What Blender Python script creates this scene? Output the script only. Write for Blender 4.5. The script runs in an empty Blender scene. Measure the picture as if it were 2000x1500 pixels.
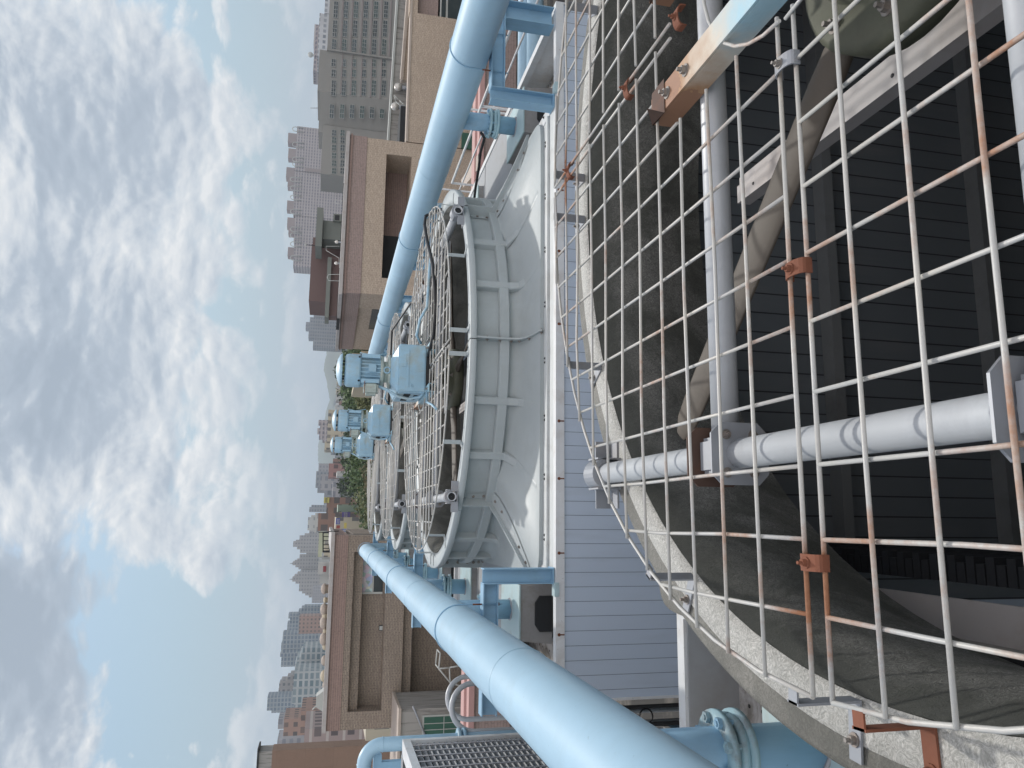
import bpy, bmesh, math, random
from mathutils import Vector, Matrix
random.seed(7)
C = bpy.context.scene.collection
SC = bpy.context.scene
R = math.radians
PI = math.pi
# ------------------------------------------------------------------ camera
PSI, TH, RO, FPX = R(10.06), R(13.15), R(2.89), 1508.0
_F = Vector((math.sin(PSI)*math.cos(TH), math.cos(PSI)*math.cos(TH), -math.sin(TH)))
_R0 = Vector((math.cos(PSI), -math.sin(PSI), 0)); _U0 = _R0.cross(_F)
_RT = math.cos(RO)*_R0+math.sin(RO)*_U0; _UP = -math.sin(RO)*_R0+math.cos(RO)*_U0
cd = bpy.data.cameras.new('camera'); cam = bpy.data.objects.new('camera', cd); C.objects.link(cam)
cd.sensor_fit = 'HORIZONTAL'; cd.sensor_width = 36; cd.lens = 36*FPX/2000
cd.clip_start = 0.05; cd.clip_end = 20000
cam.matrix_world = Matrix(((-_UP.x, _RT.x, -_F.x, 0), (-_UP.y, _RT.y, -_F.y, 0), (-_UP.z, _RT.z, -_F.z, 0), (0, 0, 0, 1)))
SC.camera = cam
def ray(x, y): return _RT*(750-y)+_UP*(1000-x)+_F*FPX
def atY(x, y, Y): d = ray(x, y); return d*(Y/d.y)
def atZ(x, y, Z): d = ray(x, y); return d*(Z/d.z)
# ------------------------------------------------------------------ light
SUN_EL, SUN_AZ = R(48), R(15)      # azimuth clockwise from +Y (the sun stands beyond the towers)
SKY_STRENGTH = 0.09
sd = Vector((math.sin(SUN_AZ)*math.cos(SUN_EL), math.cos(SUN_AZ)*math.cos(SUN_EL), math.sin(SUN_EL)))
sl = bpy.data.lights.new('sun', 'SUN'); sl.energy = 2.4; sl.angle = R(2.2); sl.color = (1, .96, .9)
so = bpy.data.objects.new('sun', sl); C.objects.link(so); so.rotation_euler = (-sd).to_track_quat('-Z', 'Y').to_euler()
so.location = (0, 0, 40)
SC.view_settings.view_transform = 'Standard'; SC.view_settings.look = 'None'; SC.view_settings.exposure = 0; SC.view_settings.gamma = 1
SC.cycles.volume_max_steps = 64; SC.cycles.max_bounces = 8; SC.cycles.volume_bounces = 0

class NT:
    def __init__(s, nt): s.t = nt; s.n = nt.nodes; s.l = nt.links
    def new(s, typ, **kw):
        n = s.n.new(typ)
        for k, v in kw.items():
            if k.startswith('i_'):
                key = k[2:]; key = int(key) if key.isdigit() else key.replace('_', ' ')
                n.inputs[key].default_value = v
            else: setattr(n, k, v)
        return n
    def link(s, a, b): s.l.new(a, b)
    def _in(s, sock, v):
        if isinstance(v, bpy.types.NodeSocket): s.l.new(v, sock)
        else: sock.default_value = v
    def math(s, op, a, b=0.0, c=0.0, clamp=False):
        n = s.n.new('ShaderNodeMath'); n.operation = op; n.use_clamp = clamp
        s._in(n.inputs[0], a); s._in(n.inputs[1], b); s._in(n.inputs[2], c); return n.outputs[0]
    def mix(s, f, a, b, blend='MIX'):
        n = s.n.new('ShaderNodeMix'); n.data_type = 'RGBA'; n.blend_type = blend
        s._in(n.inputs[0], f)
        for i, v in ((6, a), (7, b)):
            if not isinstance(v, bpy.types.NodeSocket) and len(v) == 3: v = (*v, 1)
            s._in(n.inputs[i], v)
        return n.outputs[2]
    def ramp(s, f, stops, interp='LINEAR'):
        n = s.n.new('ShaderNodeValToRGB'); n.color_ramp.interpolation = interp
        e = n.color_ramp.elements
        while len(e) < len(stops): e.new(0.5)
        for k, (p, c) in zip(e, stops):
            k.position = p; k.color = (c, c, c, 1) if isinstance(c, (int, float)) else (*c, 1)
        s._in(n.inputs[0], f); return n.outputs[0]
    def noise(s, vec, scale, detail=4, rough=.5, dist=0.0, dim='3D'):
        n = s.n.new('ShaderNodeTexNoise'); n.noise_dimensions = dim
        if vec is not None: s.l.new(vec, n.inputs['Vector'])
        n.inputs['Scale'].default_value = scale; n.inputs['Detail'].default_value = detail
        n.inputs['Roughness'].default_value = rough; n.inputs['Distortion'].default_value = dist
        return n.outputs[0]
    def comb(s, x, y, z):
        n = s.n.new('ShaderNodeCombineXYZ')
        for i, v in enumerate((x, y, z)): s._in(n.inputs[i], v)
        return n.outputs[0]
    def sep(s, v):
        n = s.n.new('ShaderNodeSeparateXYZ'); s.l.new(v, n.inputs[0]); return n.outputs
    def mapping(s, v, scale=(1, 1, 1), loc=(0, 0, 0), rot=(0, 0, 0)):
        n = s.n.new('ShaderNodeMapping'); s.l.new(v, n.inputs[0])
        n.inputs['Scale'].default_value = scale; n.inputs['Location'].default_value = loc; n.inputs['Rotation'].default_value = rot
        return n.outputs[0]

# ------------------------------------------------------------------ world: clear sky with broken cloud
W = bpy.data.worlds.new('World'); SC.world = W; W.use_nodes = True
w = NT(W.node_tree)
for n in list(w.n): w.n.remove(n)
out = w.new('ShaderNodeOutputWorld'); bg = w.new('ShaderNodeBackground')
sky = w.new('ShaderNodeTexSky', sky_type='NISHITA', sun_disc=False, sun_elevation=SUN_EL, sun_rotation=SUN_AZ, air_density=1.3, dust_density=1.6, ozone_density=1.3)
tc = w.new('ShaderNodeTexCoord'); DIR = tc.outputs['Generated']; X_, Y_, Z_ = w.sep(DIR)
P_ = w.comb(X_, Y_, w.math('MULTIPLY', Z_, 1.9))
def cl(dz, sc, det=9, ro=.55, di=.0, off=(0, 0, 0)): return w.noise(w.mapping(P_, loc=(off[0], off[1], off[2]+dz)), sc, det, ro, di)
def blob(x, y, r0, r1):            # soft patch of sky around one direction; radii in degrees
    c = ray(x, y).normalized(); n = w.new('ShaderNodeVectorMath', operation='DOT_PRODUCT'); w.link(DIR, n.inputs[0]); n.inputs[1].default_value = c
    mr = w.new('ShaderNodeMapRange', interpolation_type='SMOOTHSTEP'); w.link(n.outputs['Value'], mr.inputs[0])
    mr.inputs[1].default_value = math.cos(R(r1)); mr.inputs[2].default_value = math.cos(R(r0)); return mr.outputs[0]
def addup(L):
    v = 0.0
    for f, k in L: v = w.math('ADD', v, w.math('MULTIPLY', f, k))
    return v
n1a = cl(0, 7.0, 9, .60, .25); n2a = cl(.016, 7.0, 5, .55, .25); nb = cl(0, 2.6, 4, .5, .3, (4, 1, 2))
def billow(dz):
    v = w.new('ShaderNodeTexVoronoi', feature='F1', i_Scale=22.0)
    nz = w.new('ShaderNodeTexNoise', i_Scale=18.0, i_Detail=1.0); pm = w.mapping(P_, loc=(0, 0, dz)); w.link(pm, nz.inputs['Vector'])
    ad = w.new('ShaderNodeVectorMath', operation='MULTIPLY_ADD'); w.link(nz.outputs['Color'], ad.inputs[0]); ad.inputs[1].default_value = (.05, .05, .05); w.link(pm, ad.inputs[2])
    w.link(ad.outputs[0], v.inputs['Vector']); return w.math('MULTIPLY', w.math('SUBTRACT', .45, v.outputs['Distance']), .16)
n1 = w.math('ADD', n1a, billow(0)); n2 = w.math('ADD', n2a, billow(.010))
gaps = addup([(blob(345, 1270, 1, 6.5), .17), (blob(210, 1160, 1, 5), .13), (blob(300, 1390, 1, 5), .12), (blob(330, 720, 1, 4), .10), (blob(140, 560, 0, 5), .08), (blob(100, 1010, 0, 5), .14),
              (blob(455, 420, 0, 5), .08), (blob(460, 920, 0, 6), .05), (blob(290, 60, 0, 5), .10), (blob(560, 200, 0, 8), .09), (blob(560, 700, 0, 9), .05), (blob(560, 1180, 0, 8), .08)])
covb = addup([(blob(60, 250, 2, 14), .16), (blob(60, 700, 2, 12), .16), (blob(150, 150, 2, 8), .12), (blob(60, 1300, 2, 10), .22), (blob(230, 880, 2, 9), .12), (blob(420, 1000, 1, 7), .10), (blob(300, 400, 1, 9), .08), (blob(420, 620, 1, 7), .06), (blob(250, 250, 1, 8), .06)])
dark = addup([(blob(130, 180, 1, 8), .55), (blob(60, 690, 2, 9), .75), (blob(90, 800, 1, 6), .3), (blob(40, 1290, 2, 10), .75), (blob(110, 1200, 1, 6), .45), (blob(290, 390, 0, 4), .35), (blob(380, 790, 0, 4), .2)])
cov = w.math('SUBTRACT', w.math('ADD', w.math('ADD', n1, w.math('MULTIPLY', w.math('SUBTRACT', nb, .5), .35)), covb), gaps)
mask = w.ramp(cov, [(.45, 0.0), (.50, .55), (.56, .92), (.68, 1.0)])
edge = w.math('MULTIPLY', w.math('SUBTRACT', n1, n2), 3.0)
lit = w.math('SUBTRACT', w.math('ADD', .76, edge), w.math('MULTIPLY', dark, .40), clamp=True)
lit = w.math('ADD', lit, w.math('MULTIPLY', w.math('SUBTRACT', .56, cov), .7), clamp=True)
ccol = w.ramp(lit, [(.05, (.36, .43, .52)), (.35, (.44, .51, .60)), (.60, (.64, .69, .75)), (.82, (.80, .825, .85)), (1, (1.0, .99, .98))])
skyc = w.mix(1.0, sky.outputs[0], (SKY_STRENGTH*.92, SKY_STRENGTH*1.06, SKY_STRENGTH*1.12), 'MULTIPLY')
skyc = w.mix(w.ramp(Z_, [(0.0, .9), (.12, .62), (.35, .0)]), skyc, (.30, .455, .62))
lowfade = w.ramp(Z_, [(0.0, .25), (.05, .5), (.13, 1.0)])
mask = w.math('MULTIPLY', mask, lowfade)
col = w.mix(mask, skyc, ccol)
# added fill: unseen sky behind the camera and overhead is brightened and warmed
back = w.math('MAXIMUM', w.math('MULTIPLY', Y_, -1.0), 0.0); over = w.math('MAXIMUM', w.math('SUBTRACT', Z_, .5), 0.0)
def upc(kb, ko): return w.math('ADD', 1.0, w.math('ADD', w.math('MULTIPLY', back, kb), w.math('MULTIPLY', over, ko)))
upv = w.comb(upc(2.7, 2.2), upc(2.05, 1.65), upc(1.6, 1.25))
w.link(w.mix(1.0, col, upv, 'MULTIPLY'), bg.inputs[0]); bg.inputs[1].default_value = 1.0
w.link(bg.outputs[0], out.inputs[0])

# ------------------------------------------------------------------ materials
def M_(name):
    m = bpy.data.materials.new(name); m.use_nodes = True
    t = NT(m.node_tree); b = t.n['Principled BSDF']
    return m, t, b
def obco(t): return t.new('ShaderNodeTexCoord').outputs['Object']
def bump(t, b, h, strength=.3, dist=.01):
    n = t.new('ShaderNodeBump', i_Strength=strength, i_Distance=dist); t.link(h, n.inputs['Height']); t.link(n.outputs[0], b.inputs['Normal'])
def paint(name, col, rough=.45, dirt=(.2, .16, .12), amt=.25, sc=3.0, var=.08, metal=0.0, streak=False, bmp=.08, fine=60, chips=0.0):
    m, t, b = M_(name); co = obco(t)
    n = t.noise(co, sc, 8, .65, .3)
    if streak: n = t.noise(t.mapping(co, scale=(6, 6, .6)), sc, 8, .65, .3)
    f = t.ramp(n, [(.5, 0.0), (.78, amt)])
    n2 = t.noise(co, sc*.5, 3, .5)
    dk = t.mix(t.ramp(n2, [(.3, 1.0), (.7, 0.0)]), col, tuple(c*(1-var*2) for c in col))
    cc = t.mix(f, dk, dirt)
    if chips:
        c1 = t.ramp(t.noise(co, 55, 3, .5, .6), [(.70, 0.0), (.74, chips)]); c2 = t.ramp(t.noise(t.mapping(co, scale=(5, 5, .7)), 2.4, 9, .7), [(.48, 0.0), (.72, chips*.55)])
        cc = t.mix(c1, cc, tuple(v*.45 for v in dirt)); cc = t.mix(c2, cc, tuple((p+q)/2*.8 for p, q in zip(col, dirt)))
    t.link(cc, b.inputs['Base Color'])
    b.inputs['Roughness'].default_value = rough; b.inputs['Metallic'].default_value = metal
    bump(t, b, t.noise(co, fine, 4, .6), bmp, .004)
    return m
BLUE = (.36, .545, .68)
m_blue = paint('light_blue_paint', BLUE, .42, (.24, .33, .36), .4, 2.2, .08, bmp=.07, chips=.22)
m_blued = paint('mid_blue_paint', (.27, .47, .64), .45, (.16, .2, .2), .45, 3, .08, chips=.5)
m_gear = paint('aged_blue_enamel', (.33, .53, .67), .45, (.33, .31, .22), .8, 6, .12, chips=.6)
m_dirty = paint('grimy_pale_enamel', (.42, .50, .47), .6, (.22, .12, .06), .85, 9, .15, chips=.6)
m_flange = paint('flange_blue_rusty', (.36, .55, .62), .5, (.17, .07, .03), .95, 7, .1, bmp=.3)
m_frp = paint('grey_gelcoat', (.40, .445, .455), .45, (.24, .25, .235), .4, 2.2, .07, chips=.3)
m_white = paint('white_trim', (.66, .68, .69), .5, (.34, .27, .2), .55, 5, .06, chips=.4)
m_deck = paint('pale_deck', (.56, .59, .59), .5, (.27, .26, .23), .7, 3.0, .08, chips=.4)
m_grey = paint('basin_cover_grey', (.33, .35, .37), .6, (.20, .18, .15), .6, 1.8, .08)
m_galv = paint('galvanised_pipe', (.52, .545, .57), .45, (.30, .31, .33), .6, 7, .12, metal=.15)
m_galvp = paint('galvanised_plate', (.30, .32, .35), .5, (.22, .17, .14), .6, 6, .08, metal=.2)
m_black = paint('black_rubber', (.015, .015, .017), .5, (.05, .05, .05), .3)
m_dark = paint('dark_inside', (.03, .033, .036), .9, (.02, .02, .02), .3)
m_blade = paint('fan_blade', (.105, .088, .07), .65, (.045, .038, .03), .8, 6, .12)
m_tab = paint('dark_rusty_tab', (.10, .06, .045), .8, (.2, .08, .04), .6, 9, .1)
m_olive = paint('olive_hub', (.105, .11, .075), .6, (.05, .048, .035), .8, 7, .15, chips=.5)
m_rust = paint('rust', (.21, .075, .04), .85, (.12, .05, .03), .7, 14, .15, bmp=.4)
m_bolt = paint('steel_bolt', (.28, .26, .24), .45, (.2, .1, .05), .5, 20, .1, metal=.5)
m_redpaint = paint('pink_coping', (.48, .29, .27), .7, (.32, .2, .18), .5, 2)
m_chan = paint('pale_channel', (.42, .40, .39), .55, (.22, .15, .10), .5, 4, .08)

def mk_beigechan():
    m, t, b = M_('motor_base_channel'); co = obco(t); x, y, z = t.sep(co)
    g = t.math('ADD', t.math('MULTIPLY', t.math('SUBTRACT', y, .18), 2.2), t.math('MULTIPLY', t.noise(co, 9, 5, .6), .8))
    c = t.ramp(g, [(.2, (.34, .52, .60)), (.6, (.55, .50, .42)), (1.0, (.36, .20, .10)), (1.7, (.28, .15, .09))])
    t.link(c, b.inputs['Base Color']); b.inputs['Roughness'].default_value = .6
    bump(t, b, t.noise(co, 90, 4, .6), .3, .003); return m
m_bchan = mk_beigechan()

def mk_rod(name, rustbias):
    m, t, b = M_(name); co = obco(t); x, y, z = t.sep(co)
    n = t.noise(co, 2.6, 6, .62, .2); n2 = t.noise(co, 60, 4, .7)
    v = t.math('ADD', t.math('MULTIPLY', n, 1.0), rustbias)
    if rustbias > -.5:      # worn spots: at the clips, along the left edge and on the near right panel
        for cx_, cy_, rad_, k_ in ((-.85, -.05, .16, .13), (-1.45, -.04, .22, .20), (-1.45, .14, .14, .08), (0, 1.42, .26, .16), (0, .82, .13, .14), (-1.30, .32, .2, .07), (-.62, -.55, .42, .17), (-.1, -.5, .35, .17), (-1.25, -.6, .5, .10)):
            d_ = t.math('SQRT', t.math('ADD', t.math('POWER', t.math('SUBTRACT', x, cx_), 2.0), t.math('POWER', t.math('SUBTRACT', y, cy_), 2.0)))
            v = t.math('ADD', v, t.math('MULTIPLY', t.math('MAXIMUM', t.math('SUBTRACT', 1.0, t.math('DIVIDE', d_, rad_)), 0.0), k_*1.5))
    v = t.math('ADD', v, t.math('MULTIPLY', t.math('SUBTRACT', n2, .5), .22))
    f = t.ramp(v, [(.50, 0.0), (.60, .5), (.70, 1.0)])
    base = t.mix(t.noise(co, 5, 3), (.36, .39, .42), (.54, .50, .42))
    rust = t.mix(n2, (.20, .075, .035), (.40, .21, .12))
    t.link(t.mix(f, base, rust), b.inputs['Base Color'])
    t.link(t.ramp(f, [(0, .42), (1, .85)]), b.inputs['Roughness'])
    bump(t, b, n2, .35, .003); return m
m_rod = mk_rod('galvanised_rod_part_rusted', -.05)
m_rod2 = mk_rod('galvanised_rod', -.6)

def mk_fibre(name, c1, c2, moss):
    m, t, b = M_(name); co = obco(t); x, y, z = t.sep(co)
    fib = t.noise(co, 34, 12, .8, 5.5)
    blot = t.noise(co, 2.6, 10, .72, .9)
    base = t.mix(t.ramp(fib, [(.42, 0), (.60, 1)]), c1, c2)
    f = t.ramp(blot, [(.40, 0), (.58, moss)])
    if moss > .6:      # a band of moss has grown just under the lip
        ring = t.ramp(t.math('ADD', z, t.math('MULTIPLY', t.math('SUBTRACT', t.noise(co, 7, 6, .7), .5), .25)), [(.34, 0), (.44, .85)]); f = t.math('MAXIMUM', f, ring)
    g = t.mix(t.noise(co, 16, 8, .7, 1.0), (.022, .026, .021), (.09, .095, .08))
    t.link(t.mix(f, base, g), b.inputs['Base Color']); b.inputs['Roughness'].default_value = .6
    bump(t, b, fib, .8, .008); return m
m_lip = mk_fibre('chopped_fibre_lip', (.34, .34, .31), (.74, .73, .69), .15)
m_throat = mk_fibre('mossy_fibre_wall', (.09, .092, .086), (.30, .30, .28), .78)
m_lipedge = mk_fibre('weathered_fibre_flange', (.17, .165, .145), (.31, .30, .27), .5)
m_throat2 = mk_fibre('stained_fibre_wall', (.15, .15, .135), (.25, .245, .22), .6)

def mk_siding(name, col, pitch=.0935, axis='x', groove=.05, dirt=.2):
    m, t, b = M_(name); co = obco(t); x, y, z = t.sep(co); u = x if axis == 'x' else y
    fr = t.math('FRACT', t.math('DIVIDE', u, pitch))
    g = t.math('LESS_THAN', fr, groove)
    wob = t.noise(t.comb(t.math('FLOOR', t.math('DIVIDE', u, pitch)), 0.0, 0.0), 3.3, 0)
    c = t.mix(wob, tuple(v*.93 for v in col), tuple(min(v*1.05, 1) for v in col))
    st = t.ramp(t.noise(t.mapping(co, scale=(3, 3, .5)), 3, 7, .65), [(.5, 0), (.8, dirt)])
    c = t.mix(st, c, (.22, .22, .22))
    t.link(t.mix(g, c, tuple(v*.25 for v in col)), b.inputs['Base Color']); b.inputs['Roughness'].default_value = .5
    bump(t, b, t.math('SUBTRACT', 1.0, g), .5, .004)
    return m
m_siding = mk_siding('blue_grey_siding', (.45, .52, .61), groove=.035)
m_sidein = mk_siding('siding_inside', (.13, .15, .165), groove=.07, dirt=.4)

def mk_perf(name, col):
    m, t, b = M_(name); co = obco(t); x, y, z = t.sep(co)
    px, py = .085, .10
    fx = t.math('SUBTRACT', t.math('FRACT', t.math('DIVIDE', x, px)), .5); fy = t.math('SUBTRACT', t.math('FRACT', t.math('DIVIDE', y, py)), .5)
    d = t.math('SQRT', t.math('ADD', t.math('MULTIPLY', fx, fx), t.math('MULTIPLY', fy, fy)))
    hole = t.math('LESS_THAN', d, .10)
    n = t.noise(co, 4, 9, .7, .5)
    f = t.ramp(n, [(.40, 0), (.52, .95)])
    c = t.mix(f, col, t.mix(t.noise(co, 30, 6, .7), (.10, .09, .075), (.25, .23, .2)))
    t.link(t.mix(hole, c, (.01, .01, .01)), b.inputs['Base Color']); b.inputs['Roughness'].default_value = .8
    bump(t, b, n, .4, .01); return m
m_perf = mk_perf('perforated_basin_floor', (.42, .41, .40))

def mk_brick(name, c1, c2, mortar, bw=.22, bh=.065, blot=.3):
    m, t, b = M_(name); co = obco(t); x, y, z = t.sep(co)
    nn = t.sep(t.new('ShaderNodeNewGeometry').outputs['Normal'])
    sel = t.math('GREATER_THAN', t.math('ABSOLUTE', nn[0]), .7)
    u = t.math('ADD', t.math('MULTIPLY', x, t.math('SUBTRACT', 1.0, sel)), t.math('MULTIPLY', y, sel))
    br = t.new('ShaderNodeTexBrick', i_Scale=1.0, i_Mortar_Size=.012, i_Brick_Width=bw, i_Row_Height=bh)
    br.inputs['Color1'].default_value = (*c1, 1); br.inputs['Color2'].default_value = (*c2, 1); br.inputs['Mortar'].default_value = (*mortar, 1)
    br.inputs['Bias'].default_value = 0
    t.link(t.comb(u, z, 0.0), br.inputs['Vector'])
    n = t.noise(co, .9, 8, .65)
    c = t.mix(t.ramp(n, [(.45, 0), (.75, blot)]), br.outputs['Color'], tuple(v*.55 for v in c1))
    sp = t.noise(co, 14, 5, .7)
    c = t.mix(t.ramp(sp, [(.4, .0), (.62, .35)]), c, tuple(v*1.45 for v in c2))
    t.link(c, b.inputs['Base Color']); b.inputs['Roughness'].default_value = .8
    bump(t, b, br.outputs['Fac'], -.3, .01); return m
m_brick = mk_brick('grey_brown_tile', (.215, .175, .14), (.28, .23, .185), (.12, .10, .085))
m_brickr = mk_brick('beige_brown_tile', (.37, .30, .235), (.47, .385, .305), (.27, .22, .18), .2, .06)
m_maroon = mk_brick('red_brown_tile', (.235, .165, .145), (.26, .185, .16), (.16, .115, .10), 3.0, .09, .2)
m_maroon2 = mk_brick('mauve_brown_tile', (.275, .21, .19), (.30, .23, .21), (.21, .165, .15), .3, .08, .2)
m_slab = mk_brick('brown_end_wall', (.20, .13, .095), (.225, .15, .11), (.15, .10, .075), 4.0, 3.1, .25)
m_conc = paint('stained_concrete', (.34, .33, .31), .85, (.05, .045, .04), 1.0, .8, .1, streak=True, bmp=.3, fine=20)
m_roofd = paint('dark_roof_membrane', (.05, .047, .042), .85, (.32, .29, .25), .8, .8, .2, bmp=.3, fine=8)
m_coping = paint('mortar_coping', (.42, .36, .31), .75, (.2, .16, .13), .6, 1.5)
m_steel = paint('stainless_vent', (.62, .60, .56), .35, (.4, .35, .3), .4, 3, .08, metal=.3)
m_glass = paint('dark_glass', (.035, .05, .055), .12, (.07, .08, .08), .4, 2)
m_glassg = paint('green_glass', (.045, .12, .09), .2, (.03, .05, .05), .5, 1.2)
m_frame = paint('pale_window_frame', (.45, .47, .45), .5, (.3, .3, .28), .3)
m_cream = paint('cream_wall', (.50, .44, .33), .8, (.3, .26, .2), .4, .5)
m_bark = paint('bark', (.10, .075, .05), .9, (.05, .04, .03), .5, 2)

def winmat(name, wall, glass, dx, dz, fx, fz, ox=0.0, oz=0.0, wall2=None, band=0.0, mull=0):
    m, t, b = M_(name); co = obco(t); x, y, z = t.sep(co)
    nn = t.sep(t.new('ShaderNodeNewGeometry').outputs['Normal'])
    sel = t.math('GREATER_THAN', t.math('ABSOLUTE', nn[0]), .7)
    up = t.math('LESS_THAN', t.math('ABSOLUTE', nn[2]), .5)
    u = t.math('ADD', t.math('MULTIPLY', x, t.math('SUBTRACT', 1.0, sel)), t.math('MULTIPLY', y, sel))
    ux = t.math('DIVIDE', t.math('ADD', u, ox), dx); uz = t.math('DIVIDE', t.math('ADD', z, oz), dz)
    a = t.math('LESS_THAN', t.math('ABSOLUTE', t.math('SUBTRACT', t.math('FRACT', ux), .5)), fx/2)
    c = t.math('LESS_THAN', t.math('ABSOLUTE', t.math('SUBTRACT', t.math('FRACT', uz), .5)), fz/2)
    f = t.math('MULTIPLY', t.math('MULTIPLY', a, c), up)
    rnd = t.new('ShaderNodeTexWhiteNoise', noise_dimensions='2D'); t.link(t.comb(t.math('FLOOR', ux), t.math('FLOOR', uz), 0.0), rnd.inputs['Vector'])
    g = t.mix(t.math('MULTIPLY', rnd.outputs['Value'], .6), glass, tuple((p+q)/2 for p, q in zip(glass, wall)))
    wc = t.mix(t.ramp(t.noise(t.mapping(co, scale=(1, 1, .4)), .12, 6, .6), [(.35, 0), (.75, 1)]), wall, tuple(v*.78 for v in wall))
    if band:
        bb = t.math('GREATER_THAN', t.math('FRACT', uz), 1-band)
        wc = t.mix(bb, wc, wall2)
    t.link(t.mix(f, wc, g), b.inputs['Base Color']); b.inputs['Roughness'].default_value = .7
    return m

# ------------------------------------------------------------------ mesh builder
class MB:
    def __init__(s): s.v = []; s.f = []; s.sm = []
    def add(s, vs, fs, smooth=False):
        k = len(s.v); s.v += [Vector(p) for p in vs]
        s.f += [tuple(i+k for i in f) for f in fs]; s.sm += [smooth]*len(fs); return s
    def box(s, a, b):
        x0, y0, z0 = a; x1, y1, z1 = b
        if x0 > x1: x0, x1 = x1, x0
        if y0 > y1: y0, y1 = y1, y0
        if z0 > z1: z0, z1 = z1, z0
        return s.add([(x0, y0, z0), (x1, y0, z0), (x1, y1, z0), (x0, y1, z0), (x0, y0, z1), (x1, y0, z1), (x1, y1, z1), (x0, y1, z1)],
                     [(0, 3, 2, 1), (4, 5, 6, 7), (0, 1, 5, 4), (1, 2, 6, 5), (2, 3, 7, 6), (3, 0, 4, 7)])
    def bbox(s, a, b, e):          # box with chamfered edges
        bm = bmesh.new(); bmesh.ops.create_cube(bm, size=1)
        c = [(p+q)/2 for p, q in zip(a, b)]; d = [abs(q-p) for p, q in zip(a, b)]
        for v in bm.verts: v.co = Vector([v.co[i]*d[i]+c[i] for i in range(3)])
        bmesh.ops.bevel(bm, geom=bm.edges[:], offset=e, segments=2, affect='EDGES')
        bm.verts.index_update(); s.add([v.co.copy() for v in bm.verts], [[v.index for v in f.verts] for f in bm.faces]); bm.free(); return s
    def tube(s, pts, r, n=10, caps=True, smooth=True):
        pts = [Vector(p) for p in pts]; rr = r if isinstance(r, (list, tuple)) else [r]*len(pts)
        T = []
        for i in range(len(pts)):
            t = (pts[min(i+1, len(pts)-1)]-pts[max(i-1, 0)]); T.append(t.normalized())
        ref = Vector((0, 0, 1)) if abs(T[0].z) < .9 else Vector((1, 0, 0))
        u = T[0].cross(ref).normalized(); vs = []
        for i, p in enumerate(pts):
            u = (u-T[i]*u.dot(T[i])).normalized(); v = T[i].cross(u)
            for k in range(n):
                a = 2*PI*k/n; vs.append(p+(u*math.cos(a)+v*math.sin(a))*rr[i])
        fs = [(i*n+k, i*n+(k+1) % n, (i+1)*n+(k+1) % n, (i+1)*n+k) for i in range(len(pts)-1) for k in range(n)]
        s.add(vs, fs, smooth)
        if caps:
            k = len(s.v)-len(vs); s.f += [tuple(k+i for i in reversed(range(n))), tuple(k+(len(pts)-1)*n+i for i in range(n))]; s.sm += [False, False]
        return s
    def lathe(s, prof, c, n=48, a0=0.0, a1=2*PI, axis='z', smooth=True):
        full = abs(a1-a0-2*PI) < 1e-6; m = n if full else n+1; vs = []
        for k in range(m):
            a = a0+(a1-a0)*k/n
            for r, z in prof:
                p = (r*math.cos(a), r*math.sin(a), z)
                if axis == 'x': p = (z, p[0], p[1])
                elif axis == 'y': p = (p[1], z, p[0])
                vs.append((p[0]+c[0], p[1]+c[1], p[2]+c[2]))
        q = len(prof); fs = []
        for k in range(n):
            k2 = (k+1) % m
            for j in range(q-1): fs.append((k*q+j, k2*q+j, k2*q+j+1, k*q+j+1))
        return s.add(vs, fs, smooth)
    def prism(s, poly, a, b, axis='y'):     # poly: 2D list, extruded from a to b
        def mk(p, h):
            if axis == 'y': return (p[0], h, p[1])
            if axis == 'x': return (h, p[0], p[1])
            return (p[0], p[1], h)
        n = len(poly); vs = [mk(p, a) for p in poly]+[mk(p, b) for p in poly]
        fs = [tuple(range(n)), tuple(reversed(range(n, 2*n)))]+[(i, i+n, (i+1) % n+n, (i+1) % n) for i in range(n)]
        return s.add(vs, fs)
    def sphere(s, c, r, n=14, sz=1.0):
        prof = [(max(r*math.sin(PI*i/8), 1e-4), -r*sz*math.cos(PI*i/8)) for i in range(9)]
        return s.lathe(prof, c, n)
    def bolt(s, p, d, r=.012, h=.012):      # hexagon head with a stub, axis d
        p = Vector(p); d = Vector(d).normalized()
        s.tube([p, p+d*h*.25], r*1.55, 10, smooth=False); s.tube([p+d*h*.25, p+d*h], r, 6, smooth=False); s.tube([p+d*h, p+d*h*1.8], r*.5, 6, smooth=False)
        return s
LOC = {}
def tag(o, label=None, cat=None, group=None, kind=None):
    if label: o['label'] = label
    if cat: o['category'] = cat
    if group: o['group'] = group
    if kind: o['kind'] = kind
    return o
def thing(name, label, cat, loc=(0, 0, 0), group=None):
    o = bpy.data.objects.new(name, None); C.objects.link(o); o.location = loc; o.empty_display_size = .2
    LOC[o.name] = Vector(loc); return tag(o, label, cat, group)
def part(name, mb, mat, parent=None, loc=None, label=None, local=False):
    base = LOC[parent.name] if parent is not None else Vector(loc or (0, 0, 0))
    me = bpy.data.meshes.new(name)
    off = Vector((0, 0, 0)) if local else base
    me.from_pydata([v-off for v in mb.v], [], mb.f)
    me.polygons.foreach_set('use_smooth', mb.sm); me.validate(); 
    bm = bmesh.new(); bm.from_mesh(me); bmesh.ops.recalc_face_normals(bm, faces=bm.faces[:]); bm.to_mesh(me); bm.free(); me.update()
    me.materials.append(mat); o = bpy.data.objects.new(name, me); C.objects.link(o)
    if parent is not None: o.parent = parent; LOC[o.name] = base
    else: o.location = base; LOC[o.name] = base
    if label: o['label'] = label
    return o
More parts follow.
